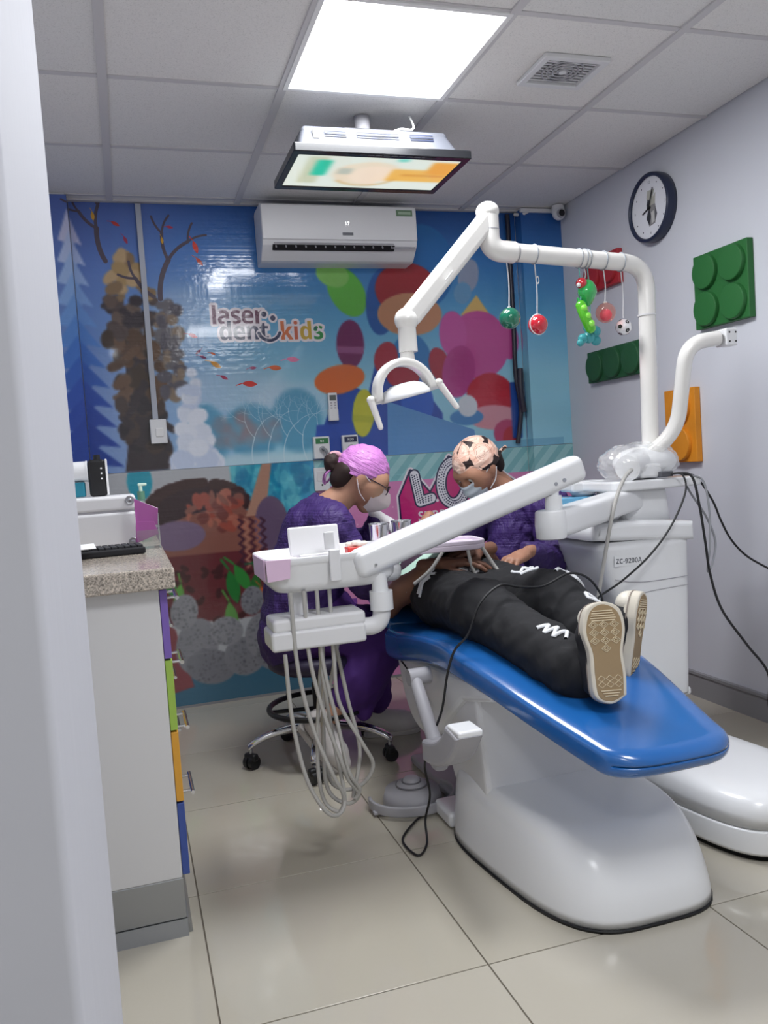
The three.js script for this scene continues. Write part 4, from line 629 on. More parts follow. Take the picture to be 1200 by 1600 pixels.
// things on the tray
{
  const t = thing('tablet_stand', 'white upright panel standing on the instrument tray', 'panel', [0.505, 0.893, -2.35]);
  obj('panel', rbox(0.15, 0.085, 0.012, 0, 0.050, 0, 0.008).rotateX(-0.18), M.white, t); obj('foot', rbox(0.10, 0.024, 0.06, 0, 0.0, -0.01, 0.004), M.absMatt, t);
}
{
  const t = thing('cotton_box', 'small red box with white cotton rolls on the instrument tray', 'box', [0.635, 0.881, -2.38]);
  obj('box', rbox(0.06, 0.03, 0.045, 0, 0.015, 0, 0.004), std(0xd83a34, 0.45), t);
  for (let k = 0; k < 3; k++) obj('cotton_roll', new THREE.CapsuleGeometry(0.009, 0.018, 6, 14).rotateZ(Math.PI / 2).translate(-0.015 + k * 0.016, 0.036 + (k % 2) * 0.003, 0.004 * k), std(0xeee6da, 0.95), t);
}
for (const [x, z, lab] of [[0.765, -2.56, 'steel instrument cup in front of the dentist'], [0.855, -2.60, 'steel instrument cup just behind the spring arm']]) {
  const t = thing('steel_cup', lab, 'cup', [x, 0.865, z], 'steel cups on the side tray');
  obj('wall', lathe([[0, 0.003], [0.026, 0.003], [0.03, 0.012], [0.033, 0.09], [0.035, 0.092], [0.035, 0.095], [0.0315, 0.095], [0.0285, 0.014], [0, 0.008]], 36), M.chrome, t); obj('base', cyl(0.026, 0.027, 0.005, 0, 0.0025, 0), M.steel, t);
}
{ // assistant tray with handles
  const t = thing('side_tray', 'small pinkish-white assistant tray with hoses over the patient', 'tray', [0.95, 0.845, -2.64]); t.rotation.y = -0.1;
  obj('shelf', extr(rrect(0.38, 0.19, 0.05), 0.02, 0.005, 3).rotateX(Math.PI / 2).translate(0, 0.02, 0), std(0xe6d9e8, 0.4), t);
  obj('rim', extr((() => { const s = rrect(0.38, 0.19, 0.05); s.holes.push(rrect(0.355, 0.165, 0.04)); return s; })(), 0.014, 0.003, 2).rotateX(Math.PI / 2).translate(0, 0.032, 0), std(0xe6d9e8, 0.4), t);
  obj('hose', tube([[0.17, 0.005, 0.09], [0.2, -0.05, 0.10], [0.235, -0.11, 0.12]], 0.0065, 24), M.hose, t); obj('hose', tube([[0.12, 0.0, 0.09], [0.13, -0.06, 0.1], [0.16, -0.13, 0.12]], 0.006, 24), M.hose, t); obj('hose', tube([[0.03, 0.0, 0.095], [-0.02, -0.05, 0.12], [-0.08, -0.09, 0.13]], 0.006, 24), M.hose, t);
  obj('arm', [rbox(0.08, 0.07, 0.10, -0.14, -0.05, 0.02, 0.03, 5)], M.abs, t);
}
// ---------- foot pedal ----------
{
  const t = thing('foot_pedal', 'round grey foot pedal with a guard ring on the floor', 'foot pedal', [0.83, 0, -2.60]);
  obj('dome', lathe([[0, 0.095], [0.022, 0.095], [0.028, 0.088], [0.03, 0.08], [0.048, 0.078], [0.055, 0.066], [0.09, 0.058], [0.098, 0.03], [0.10, 0.008], [0.10, 0]], 44), M.absGrey, t);
  obj('groove', [new THREE.TorusGeometry(0.0305, 0.003, 8, 36).rotateX(Math.PI / 2).translate(0, 0.081, 0), new THREE.TorusGeometry(0.052, 0.003, 8, 36).rotateX(Math.PI / 2).translate(0, 0.071, 0)], std(0x6c6b70, 0.5), t);
  const A = []; for (let i = 0; i <= 24; i++) { const a = -0.5 + (Math.PI + 0.7) * i / 24; A.push([Math.cos(a) * 0.145, 0, Math.sin(a) * 0.125]); }
  obj('guard_ring', loft(A.map(([x, , z], i) => { const l = Math.hypot(x, z), nx = x / l, nz = z / l; return sring(0.006, 0.017, 4, 12).map(([p, q]) => [x + nx * p, 0.028 + q, z + nz * p]); })), M.absGrey, t);
  obj('guard_arm', [rbox(0.06, 0.012, 0.02, 0.12, 0.014, 0.04, 0.004), rbox(0.06, 0.012, 0.02, -0.12, 0.014, 0.04, 0.004)], M.absGrey, t);
}
// ---------- cables ----------
const cable = (pts, r, m, label, cat = 'cable') => tag(obj('cable', tube(pts, r, pts.length * 12, 8), m), label, cat);
cable([[1.875, 1.046, -2.515], [1.915, 1.03, -2.49], [1.925, 0.93, -2.47], [1.935, 0.80, -2.46], [1.95, 0.68, -2.46], [1.985, 0.55, -2.45], [2.06, 0.42, -2.42], [2.13, 0.31, -2.40], [2.13, 0.18, -2.40], [2.17, 0.08, -2.38], [2.20, 0.006, -2.36], [2.12, 0.006, -2.30]], 0.0045, M.black, 'long black cable hanging beside the unit to the floor');
cable([[1.98, 1.035, -2.62], [2.02, 1.02, -2.60], [2.07, 0.93, -2.58], [2.12, 0.85, -2.60], [2.18, 0.77, -2.62], [2.25, 0.70, -2.62], [2.33, 0.64, -2.58], [2.385, 0.58, -2.50], [2.392, 0.50, -2.38], [2.392, 0.42, -2.2]], 0.004, M.black, 'black cable running across to the right wall');
cable([[1.94, 1.035, -2.54], [1.985, 1.01, -2.52], [1.99, 0.90, -2.50], [1.97, 0.78, -2.48], [1.955, 0.69, -2.48], [1.99, 0.705, -2.50], [2.05, 0.78, -2.55], [2.04, 0.87, -2.58], [1.99, 0.965, -2.60], [1.985, 1.0, -2.62]], 0.004, M.greyHose, 'grey cable looping below the unit top tray');
cable([[1.70, 1.07, -2.535], [1.64, 1.045, -2.49], [1.585, 0.99, -2.455], [1.545, 0.90, -2.44], [1.52, 0.78, -2.45], [1.495, 0.65, -2.46], [1.48, 0.54, -2.47]], 0.0068, M.hose, 'thick grey hose from the wrapped housing down past the lettering', 'hose');
// ---------- hanging toys on the lamp tube ----------
const tubeAt = x => [x, 1.848 - (x - 1.262) * 0.0528, -2.62 - (x - 1.262) * 0.064];
function hang(name, label, category, x, drop, build, thread = 0xd9dade) {
  const [tx, ty, tz] = tubeAt(x); const t = thing(name, label, category, [tx, ty, tz], 'toys hanging from the lamp tube');
  obj('loop', new THREE.TorusGeometry(0.0335, 0.0018, 8, 32).rotateY(Math.PI / 2), std(0x8f949c, 0.4), t);
  obj('thread', tube([[0, -0.033, 0.0], [0.003, -0.033 - (drop - 0.033) * 0.5, 0.002], [0, -drop + 0.004, 0]], 0.0022, 16, 6), std(thread, 0.8), t);
  build(t, -drop); return t;
}
const gloss = (c, o = {}) => phy(c, 0.08, { clearcoat: 1, clearcoatRoughness: 0.05, ...o });
hang('toy_ball', 'green glittery ball hanging beside the dark pipe', 'ball', 1.305, 0.19, (t, y) => { obj('ball', ball(0.037, 0, y - 0.036, 0, 32), gloss(0x1f8f70, { transmission: 0.45, thickness: 0.06, ior: 1.45 }), t); obj('core', ball(0.026, 0, y - 0.04, 0, 20), std(0x2d8a5c, 0.4), t); obj('cap', cyl(0.006, 0.006, 0.005, 0, y + 0.001, 0, 14), M.white, t); });
hang('toy_ball', 'red and white ball hanging on a white knotted string', 'ball', 1.415, 0.208, (t, y) => { obj('ball', ball(0.0345, 0, y - 0.034, 0, 32), gloss(0xc92536), t); obj('band', new THREE.TorusGeometry(0.0347, 0.0022, 8, 40).rotateY(0.15).translate(0, y - 0.034, 0.003), M.white, t); obj('bow', new THREE.TorusGeometry(0.008, 0.0018, 6, 18).scale(0.6, 1.5, 1).translate(0.009, y + 0.12, 0), M.white, t); });
hang('toy_strawberry', 'green and red fruit shaped toy hanging high near the pole', 'toy', 1.618, 0.075, (t, y) => { const g = new THREE.SphereGeometry(0.036, 24, 18); const p = g.attributes.position; for (let i = 0; i < p.count; i++) { const k = 1 - 0.45 * Math.max(0, -p.getY(i) / 0.036); p.setXYZ(i, p.getX(i) * k, p.getY(i) * 1.35, p.getZ(i) * k * 0.8); } g.computeVertexNormals(); obj('body', g.translate(0.008, y - 0.045, 0), gloss(0x2fae55), t); obj('top', ball(0.02, -0.018, y - 0.012, 0.006), gloss(0xcf2434), t); obj('button', ball(0.008, -0.034, y - 0.02, 0.014), M.white, t); });
hang('toy_pod', 'bright green pea pod shaped toy hanging below the fruit toy', 'toy', 1.596, 0.165, (t, y) => { const gm = phy(0x6be02f, 0.12, { transmission: 0.35, thickness: 0.02, ior: 1.4, clearcoat: 1 }); const g = capTube([[-0.012, y - 0.005, 0.02], [-0.002, y - 0.04, 0.024], [0.022, y - 0.085, 0.02]], 0.019, 24); obj('pod', g, gm, t); for (let k = 0; k < 3; k++) obj('pea', ball(0.013, -0.009 + k * 0.013, y - 0.016 - k * 0.027, 0.034), phy(0x8ff04a, 0.15, { clearcoat: 1 }), t); obj('stalk', bar([-0.014, y + 0.002, 0.02], [-0.024, y + 0.022, 0.02], 0.008, 0.004), std(0x2fae55, 0.4), t); }, 0x6fb8b0);
hang('toy_cluster', 'translucent turquoise bead cluster hanging lowest behind the green pod', 'toy', 1.632, 0.225, (t, y) => { const m = phy(0x5fc9cf, 0.1, { transmission: 0.55, thickness: 0.02, ior: 1.4 }); for (const [x, yy, z, r] of [[0, -0.015, 0, 0.02], [0.024, -0.03, 0, 0.022], [-0.03, -0.055, 0.006, 0.018], [-0.002, -0.05, 0, 0.022], [0.03, -0.062, -0.004, 0.018], [-0.042, -0.07, 0.008, 0.013]]) obj('bead', ball(r, x, y + yy + 0.0, z - 0.012, 20), m, t); }, 0x6fb8b0);
hang('toy_ball', 'clear ball with a pink toy inside, hanging from the tube', 'ball', 1.70, 0.15, (t, y) => { obj('shell', ball(0.036, 0, y - 0.036, 0, 32), phy(0xffd9d0, 0.03, { transmission: 0.9, thickness: 0, ior: 1.4 }), t); obj('pink_core', ball(0.022, 0, y - 0.044, 0, 20), std(0xf0457e, 0.4), t); obj('cap', cyl(0.007, 0.007, 0.006, 0, y + 0.001, 0, 14), M.white, t); });
hang('toy_football', 'small black and white football hanging near the pole bend', 'ball', 1.775, 0.205, (t, y) => { obj('ball', ball(0.029, 0, y - 0.029, 0, 28), gloss(0xeeeef2), t); const ic = new THREE.IcosahedronGeometry(1, 0).attributes.position, seen = []; for (let i = 0; i < ic.count; i++) { const v = V(ic.getX(i), ic.getY(i), ic.getZ(i)).normalize(); if (seen.some(q => q.distanceTo(v) < 0.1)) continue; seen.push(v); const g = new THREE.CircleGeometry(0.0088, 5).applyQuaternion(new THREE.Quaternion().setFromUnitVectors(V(0, 0, 1), v)).translate(v.x * 0.0288, y - 0.029 + v.y * 0.0288, v.z * 0.0288); obj('patch', g, std(0x16161a, 0.3, { side: THREE.DoubleSide }), t); } });

// ---------- dentist's stool ----------
function stool(x, z, turn, seatY, label, chrome = M.chrome) {
  const t = thing('wheeled_stool', label, 'stool', [x, 0, z], 'wheeled stools'); t.rotation.y = turn;
  obj('seat', lathe([[0, 0], [0.17, 0], [0.19, 0.015], [0.195, 0.04], [0.18, 0.065], [0.1, 0.075], [0, 0.075]], 44).translate(0, seatY - 0.075, 0), std(0x2c2440, 0.5), t);
  obj('gas_column', [cyl(0.026, 0.026, 0.2, 0, 0.2, 0), cyl(0.017, 0.017, seatY - 0.3, 0, 0.1 + seatY / 2 - 0.02, 0)], M.black, t);
  obj('hub', cyl(0.04, 0.045, 0.06, 0, 0.125, 0), chrome, t);
  obj('foot_ring', new THREE.TorusGeometry(0.20, 0.011, 12, 48).rotateX(Math.PI / 2).translate(0, 0.21, 0), M.black, t);
  for (let k = 0; k < 3; k++) { const a = k * 2.094 + 0.4; obj('ring_spoke', bar([0.02 * Math.cos(a), 0.2, 0.02 * Math.sin(a)], [0.2 * Math.cos(a), 0.21, 0.2 * Math.sin(a)], 0.008), M.black, t); }
  for (let k = 0; k < 5; k++) {
    const a = k * Math.PI * 2 / 5, c = Math.cos(a), s = Math.sin(a), P = (r, y) => [c * r, y, s * r];
    obj('leg', (() => { const R = []; for (let i = 0; i <= 14; i++) { const f = i / 14, r = 0.03 + 0.265 * f, y = 0.135 - 0.006 * f - 0.045 * f * f * f * f; const w = 0.026 - 0.010 * f, h = 0.018 - 0.005 * f; R.push(sring(w, h, 2.6, 16).map(([p, q]) => [c * r - s * p, y + q, s * r + c * p])); } return loft(R); })(), chrome, t);
    const cs = obj('caster', [bar(P(0.285, 0.055), P(0.285, 0.095), 0.007)], M.steel, t);
    for (const o of [-0.014, 0.014]) obj('wheel', cyl(0.026, 0.026, 0.018, 0, 0, 0, 24).rotateX(Math.PI / 2).rotateY(-a + 0.6).translate(c * 0.285 + Math.sin(0.6 - a) * o, 0.026, s * 0.285 + Math.cos(0.6 - a) * o), M.black, cs);
    obj('fork', rbox(0.03, 0.03, 0.06, 0, 0, 0, 0.01).rotateY(-a + 0.6).translate(c * 0.285, 0.046, s * 0.285), M.black, cs);
  }
  return t;
}
stool(0.66, -3.20, -0.628, 0.44, "chrome five-star wheeled stool under the dentist in the pink cap");
stool(1.66, -3.32, 0.3, 0.48, 'wheeled stool under the assistant in the patterned cap, mostly hidden');

// ---------- people ----------
const smin = (a, b, k) => { const h = Math.max(k - Math.abs(a - b), 0) / k; return Math.min(a, b) - h * h * k * 0.25; };
const smax = (a, b, k) => -smin(-a, -b, k);
function cap(ax, ay, az, bx, by, bz, ra, rb) { const dx = bx - ax, dy = by - ay, dz = bz - az, L = dx * dx + dy * dy + dz * dz || 1e-9; return (x, y, z) => { let t = ((x - ax) * dx + (y - ay) * dy + (z - az) * dz) / L; t = t < 0 ? 0 : t > 1 ? 1 : t; return Math.hypot(x - ax - dx * t, y - ay - dy * t, z - az - dz * t) - (ra + (rb - ra) * t); }; }
const C = (a, b, ra, rb = ra) => cap(...a, ...b, ra, rb);
function elp(cx, cy, cz, rx, ry, rz) { const m = Math.min(rx, ry, rz); return (x, y, z) => { const a = (x - cx) / rx, b = (y - cy) / ry, c = (z - cz) / rz, k = Math.hypot(a, b, c), g = Math.hypot(a / rx, b / ry, c / rz); return g < 1e-6 ? -m : k * (k - 1) / g; }; }
const joinAll = (fs, k) => (x, y, z) => { let d = fs[0](x, y, z); for (let i = 1; i < fs.length; i++) d = smin(d, fs[i](x, y, z), k); return d; };
function surfaceNet(f, lo, hi, cell) {
  const nx = Math.ceil((hi[0] - lo[0]) / cell) + 1, ny = Math.ceil((hi[1] - lo[1]) / cell) + 1, nz = Math.ceil((hi[2] - lo[2]) / cell) + 1;
  const v = new Float32Array(nx * ny * nz), I = (i, j, k) => (k * ny + j) * nx + i;
  for (let k = 0; k < nz; k++) for (let j = 0; j < ny; j++) for (let i = 0; i < nx; i++) v[I(i, j, k)] = f(lo[0] + i * cell, lo[1] + j * cell, lo[2] + k * cell);
  const vi = new Int32Array(nx * ny * nz).fill(-1), pos = [], idx = [];
  for (let k = 0; k < nz - 1; k++) for (let j = 0; j < ny - 1; j++) for (let i = 0; i < nx - 1; i++) {
    let n = 0, sx = 0, sy = 0, sz = 0, m = 0; const d = [];
    for (let c = 0; c < 8; c++) { d[c] = v[I(i + (c & 1), j + ((c >> 1) & 1), k + (c >> 2))]; if (d[c] < 0) m++; }
    if (m === 0 || m === 8) continue;
    for (let a = 0; a < 8; a++) for (const b of [1, 2, 4]) if (!(a & b)) { const e = a | b; if ((d[a] < 0) !== (d[e] < 0)) { const t = d[a] / (d[a] - d[e]); sx += (a & 1) + (b === 1 ? t : 0); sy += ((a >> 1) & 1) + (b === 2 ? t : 0); sz += (a >> 2) + (b === 4 ? t : 0); n++; } }
    vi[I(i, j, k)] = pos.length / 3; pos.push(lo[0] + (i + sx / n) * cell, lo[1] + (j + sy / n) * cell, lo[2] + (k + sz / n) * cell);
  }
  const quad = (a, b, c, d, fl) => { if (a < 0 || b < 0 || c < 0 || d < 0) return; fl ? idx.push(a, b, c, a, c, d) : idx.push(a, c, b, a, d, c); };
  for (let k = 1; k < nz - 1; k++) for (let j = 1; j < ny - 1; j++) for (let i = 1; i < nx - 1; i++) {
    const s = v[I(i, j, k)] < 0;
    if (s !== v[I(i + 1, j, k)] < 0) quad(vi[I(i, j - 1, k - 1)], vi[I(i, j, k - 1)], vi[I(i, j, k)], vi[I(i, j - 1, k)], s);
    if (s !== v[I(i, j + 1, k)] < 0) quad(vi[I(i - 1, j, k - 1)], vi[I(i - 1, j, k)], vi[I(i, j, k)], vi[I(i, j, k - 1)], s);
    if (s !== v[I(i, j, k + 1)] < 0) quad(vi[I(i - 1, j - 1, k)], vi[I(i, j - 1, k)], vi[I(i, j, k)], vi[I(i - 1, j, k)], s);
  }
  const g = new THREE.BufferGeometry(); g.setAttribute('position', new THREE.Float32BufferAttribute(pos, 3)); g.setIndex(idx); g.computeVertexNormals();
  const uv = new Float32Array(pos.length / 3 * 2); for (let i = 0; i < pos.length / 3; i++) { uv[2 * i] = (pos[3 * i] + pos[3 * i + 2]) * 6; uv[2 * i + 1] = pos[3 * i + 1] * 6; } g.setAttribute('uv', new THREE.BufferAttribute(uv, 2));
  return g;
}
function joinGeo(list) { return mergeGeometries(list.map(g => { const c = g.clone(); for (const k of Object.keys(c.attributes)) if (!['position', 'normal', 'uv'].includes(k)) c.deleteAttribute(k); return c; })); }
// frame: +z = forward, +y = up hint
function frame(pos, fwd, up = [0, 1, 0], roll = 0) { const f = V(...fwd).normalize(), r = V(...up).cross(f).normalize(), u = f.clone().cross(r); const m = new THREE.Matrix4().makeBasis(r, u, f); m.setPosition(...pos); if (roll) m.multiply(new THREE.Matrix4().makeRotationZ(roll)); return m; }
// head: face toward +z, origin between the ears
function headGeo(withNose = true) {
  const soft1 = joinAll([elp(0, 0.035, -0.012, 0.075, 0.088, 0.094), C([0, -0.02, 0.03], [0, -0.088, 0.058], 0.058, 0.03), elp(0.03, -0.02, 0.052, 0.036, 0.04, 0.034), elp(-0.03, -0.02, 0.052, 0.036, 0.04, 0.034), C([-0.04, 0.03, 0.066], [0.04, 0.03, 0.066], 0.014)], 0.05);
  const eyes = joinAll([elp(0.031, 0.01, 0.098, 0.019, 0.013, 0.018), elp(-0.031, 0.01, 0.098, 0.019, 0.013, 0.018)], 0.002);
  const add = joinAll([C([0, 0.012, 0.084], [0, -0.022, 0.102], 0.008, 0.0125), elp(0.011, -0.026, 0.092, 0.009, 0.008, 0.01), elp(-0.011, -0.026, 0.092, 0.009, 0.008, 0.01), C([-0.019, -0.053, 0.083], [0.019, -0.053, 0.083], 0.007), C([-0.015, -0.062, 0.081], [0.015, -0.062, 0.081], 0.008)], 0.012);
  const ears = joinAll([elp(0.077, 0.0, -0.008, 0.012, 0.031, 0.02), elp(-0.077, 0.0, -0.008, 0.012, 0.031, 0.02), C([0.075, -0.02, 0], [0.072, -0.032, 0.004], 0.009), C([-0.075, -0.02, 0], [-0.072, -0.032, 0.004], 0.009)], 0.008);
  const neck = C([0, -0.05, -0.025], [0, -0.15, -0.05], 0.052, 0.055);
  const f = (x, y, z) => smin(smin(smin(smax(soft1(x, y, z), -eyes(x, y, z), 0.012), add(x, y, z), 0.014), ears(x, y, z), 0.012), neck(x, y, z), 0.03);
  return surfaceNet(f, [-0.11, -0.17, -0.13], [0.11, 0.14, 0.13], 0.0042);
}
// hand: wrist at origin, fingers along +z, back of the hand +y, thumb on +x side (side = 1) or -x
function handGeo(side, curl = 0.35, spread = 1, thumbIn = 0.5, curls) {
  const fs = [C([0.018, 0, 0.02], [0.026, 0, 0.082], 0.0125, 0.0115), C([0.005, 0, 0.01], [0.009, 0.002, 0.086], 0.0135, 0.012), C([-0.01, 0, 0.01], [-0.009, 0.001, 0.083], 0.0135, 0.0115), C([-0.02, 0, 0.018], [-0.025, -0.002, 0.075], 0.012, 0.0105), C([0, 0, -0.05], [0, 0, 0.025], 0.0245, 0.02)];
  const base = [[0.026, 0, 0.086, 0.12], [0.009, 0.002, 0.091, 0.03], [-0.009, 0.001, 0.087, -0.05], [-0.025, -0.002, 0.078, -0.15]], len = [[0.043, 0.025, 0.02], [0.047, 0.029, 0.021], [0.044, 0.027, 0.02], [0.034, 0.02, 0.018]];
  const fingers = base.map(([x, y, z, sp], i) => { const segs = []; let p = [x, y, z], a = 0; const cu = curls ? curls[i] : curl; len[i].forEach((L, k) => { a += cu * (k === 0 ? 0.8 : 1.15); const q = [p[0] + Math.sin(sp * spread) * L * Math.cos(a), p[1] - Math.sin(a) * L, p[2] + Math.cos(a) * L * Math.cos(sp * spread)]; segs.push(C(p, q, 0.0092 - 0.0007 * k - (i === 3 ? 0.001 : 0), 0.0086 - 0.0008 * k - (i === 3 ? 0.001 : 0))); p = q; }); return joinAll(segs, 0.004); });
  const t0 = [0.02, -0.004, 0.022], t1 = [0.044, -0.014 - 0.01 * thumbIn, 0.05], t2 = [0.05 - 0.014 * thumbIn, -0.02 - 0.016 * thumbIn, 0.08], t3 = [0.052 - 0.03 * thumbIn, -0.024 - 0.022 * thumbIn, 0.102];
  const thumb = joinAll([C(t0, t1, 0.0155, 0.0125), C(t1, t2, 0.0115, 0.0102), C(t2, t3, 0.0102, 0.0085)], 0.006);
  const palm = joinAll(fs, 0.016);
  const f = (x, y, z) => { x *= side; let d = smin(palm(x, y, z), thumb(x, y, z), 0.012); let m = 1e9; for (const g of fingers) m = Math.min(m, g(x, y, z)); return smin(d, m, 0.007); };
  return surfaceNet(f, [-0.075, -0.11, -0.08], [0.085, 0.05, 0.19], 0.0034);
}
const bounds = (pts, r) => { const lo = [1e9, 1e9, 1e9], hi = [-1e9, -1e9, -1e9]; for (const p of pts) for (let k = 0; k < 3; k++) { lo[k] = Math.min(lo[k], p[k] - r); hi[k] = Math.max(hi[k], p[k] + r); } return [lo, hi]; };
// bones: [a, b, ra, rb] -> field
const bonesField = (bones, k) => joinAll(bones.map(b => C(b[0], b[1], b[2], b[3] === undefined ? b[2] : b[3])), k);
function boneMesh(bones, k, cell, wr = 0, cut, freq = 22) {
  const f0 = bonesField(bones, k), pts = bones.flatMap(b => [b[0], b[1]]), R = Math.max(...bones.map(b => Math.max(b[2], b[3] || 0))) + 0.03;
  const [lo, hi] = bounds(pts, R);
  const f = (x, y, z) => { let d = f0(x, y, z); if (wr && Math.abs(d) < 0.05) d += wr * (1 - Math.abs(2 * noise.noise(x * freq, y * freq * 0.7, z * freq) )) * 1.2 - wr * 0.6; if (cut) d = Math.max(d, cut(x, y, z)); return d; };
  return surfaceNet(f, lo, hi, cell);
}
const mix = (a, b, t) => a.map((v, i) => v + (b[i] - v) * t);
const skinM = c => phy(c, 0.55, { sheen: 0.2, bumpMap: grain, bumpScale: 0.0002 });
const clothM = (c, r = 0.85) => std(c, r, { bumpMap: rep(weave, 8, 8), bumpScale: 0.0004 });
const gownM = std(0x3a2265, 0.62, { bumpMap: rep(soft, 1, 1), bumpScale: 0.004 });

// surgical cap: wrinkled cloth over the crown, in head space
function capGeo(s = 1, wr = 0.006) {
  const g = new THREE.SphereGeometry(1, 72, 44, 0, Math.PI * 2, 0, 1.92), p = g.attributes.position;
  for (let i = 0; i < p.count; i++) {
    const x = p.getX(i), y = p.getY(i), z = p.getZ(i); let r = 1 + wr * 12 * fbm(x * 2.2 + 4, y * 6, z * 2.2, 3);
    let X = x * 0.088 * s * r, Y = 0.032 + y * 0.102 * s * r, Z = -0.016 + z * 0.106 * s * r;
    // the hem runs higher at the forehead than at the nape
    Y += Math.max(0, -y) * (z > 0 ? 0.13 * z : 0.02 * z);
    p.setXYZ(i, X, Y, Z);
  }
  g.computeVertexNormals(); return g;
}
// pleated mask wrapped round nose, mouth and chin
function maskGeo(cup = 0) {
  const n = 36, m = 18, pos = [], uv = [], idx = [];
  for (let j = 0; j <= m; j++) for (let i = 0; i <= n; i++) {
    const u = i / n * 2 - 1, v = j / m; const a = u * (1.12 - 0.25 * Math.abs(v - 0.45)); const y = 0.004 - 0.006 * Math.cos(u * 3) - 0.105 * v; const bulge = Math.exp(-u * u * 5) * (0.014 + cup * 0.022) * Math.sin(Math.PI * Math.min(1, v * 0.8 + 0.16)) ; const taper = 1 - 0.26 * Math.max(0, v - 0.45) / 0.55;
    const pl = cup ? 0 : 0.0022 * Math.sin(v * 22); const R = (0.083 + bulge + pl) * taper; pos.push(Math.sin(a) * R * 0.93, y, 0.022 + Math.cos(a) * R * 1.02 - 0.006 * (v > 0.8 ? (v - 0.8) * 5 : 0)); uv.push(i / n, v);
  }
  for (let j = 0; j < m; j++) for (let i = 0; i < n; i++) { const a = j * (n + 1) + i; idx.push(a, a + n + 1, a + 1, a + 1, a + n + 1, a + n + 2); }
  const g = new THREE.BufferGeometry(); g.setAttribute('position', new THREE.Float32BufferAttribute(pos, 3)); g.setAttribute('uv', new THREE.Float32BufferAttribute(uv, 2)); g.setIndex(idx); g.computeVertexNormals(); return g;
}
const strapGeo = s => [tube([[s * 0.066, -0.005, 0.05], [s * 0.08, 0.008, 0.02], [s * 0.086, 0.022, -0.01]], 0.0022, 14, 6), tube([[s * 0.06, -0.07, 0.045], [s * 0.078, -0.05, 0.01], [s * 0.088, -0.01, -0.022]], 0.0022, 14, 6)];
const baseHead = headGeo();
function eyesOn(parent, m, iris = 0x2a1c14) { for (const s of [-1, 1]) { const e = obj('eye', ball(0.0125, 0.031 * s, 0.01, 0.078, 16).applyMatrix4(m), std(0xe9e4de, 0.2), parent); obj('iris', ball(0.0065, 0.031 * s, 0.007, 0.0848, 12).applyMatrix4(m), std(iris, 0.15), e); obj('eyebrow', capTube([[s * 0.018, 0.034, 0.088], [s * 0.032, 0.038, 0.083], [s * 0.046, 0.033, 0.072]], 0.0032, 12, 8).applyMatrix4(m), std(0x1c1412, 0.9), parent); } }

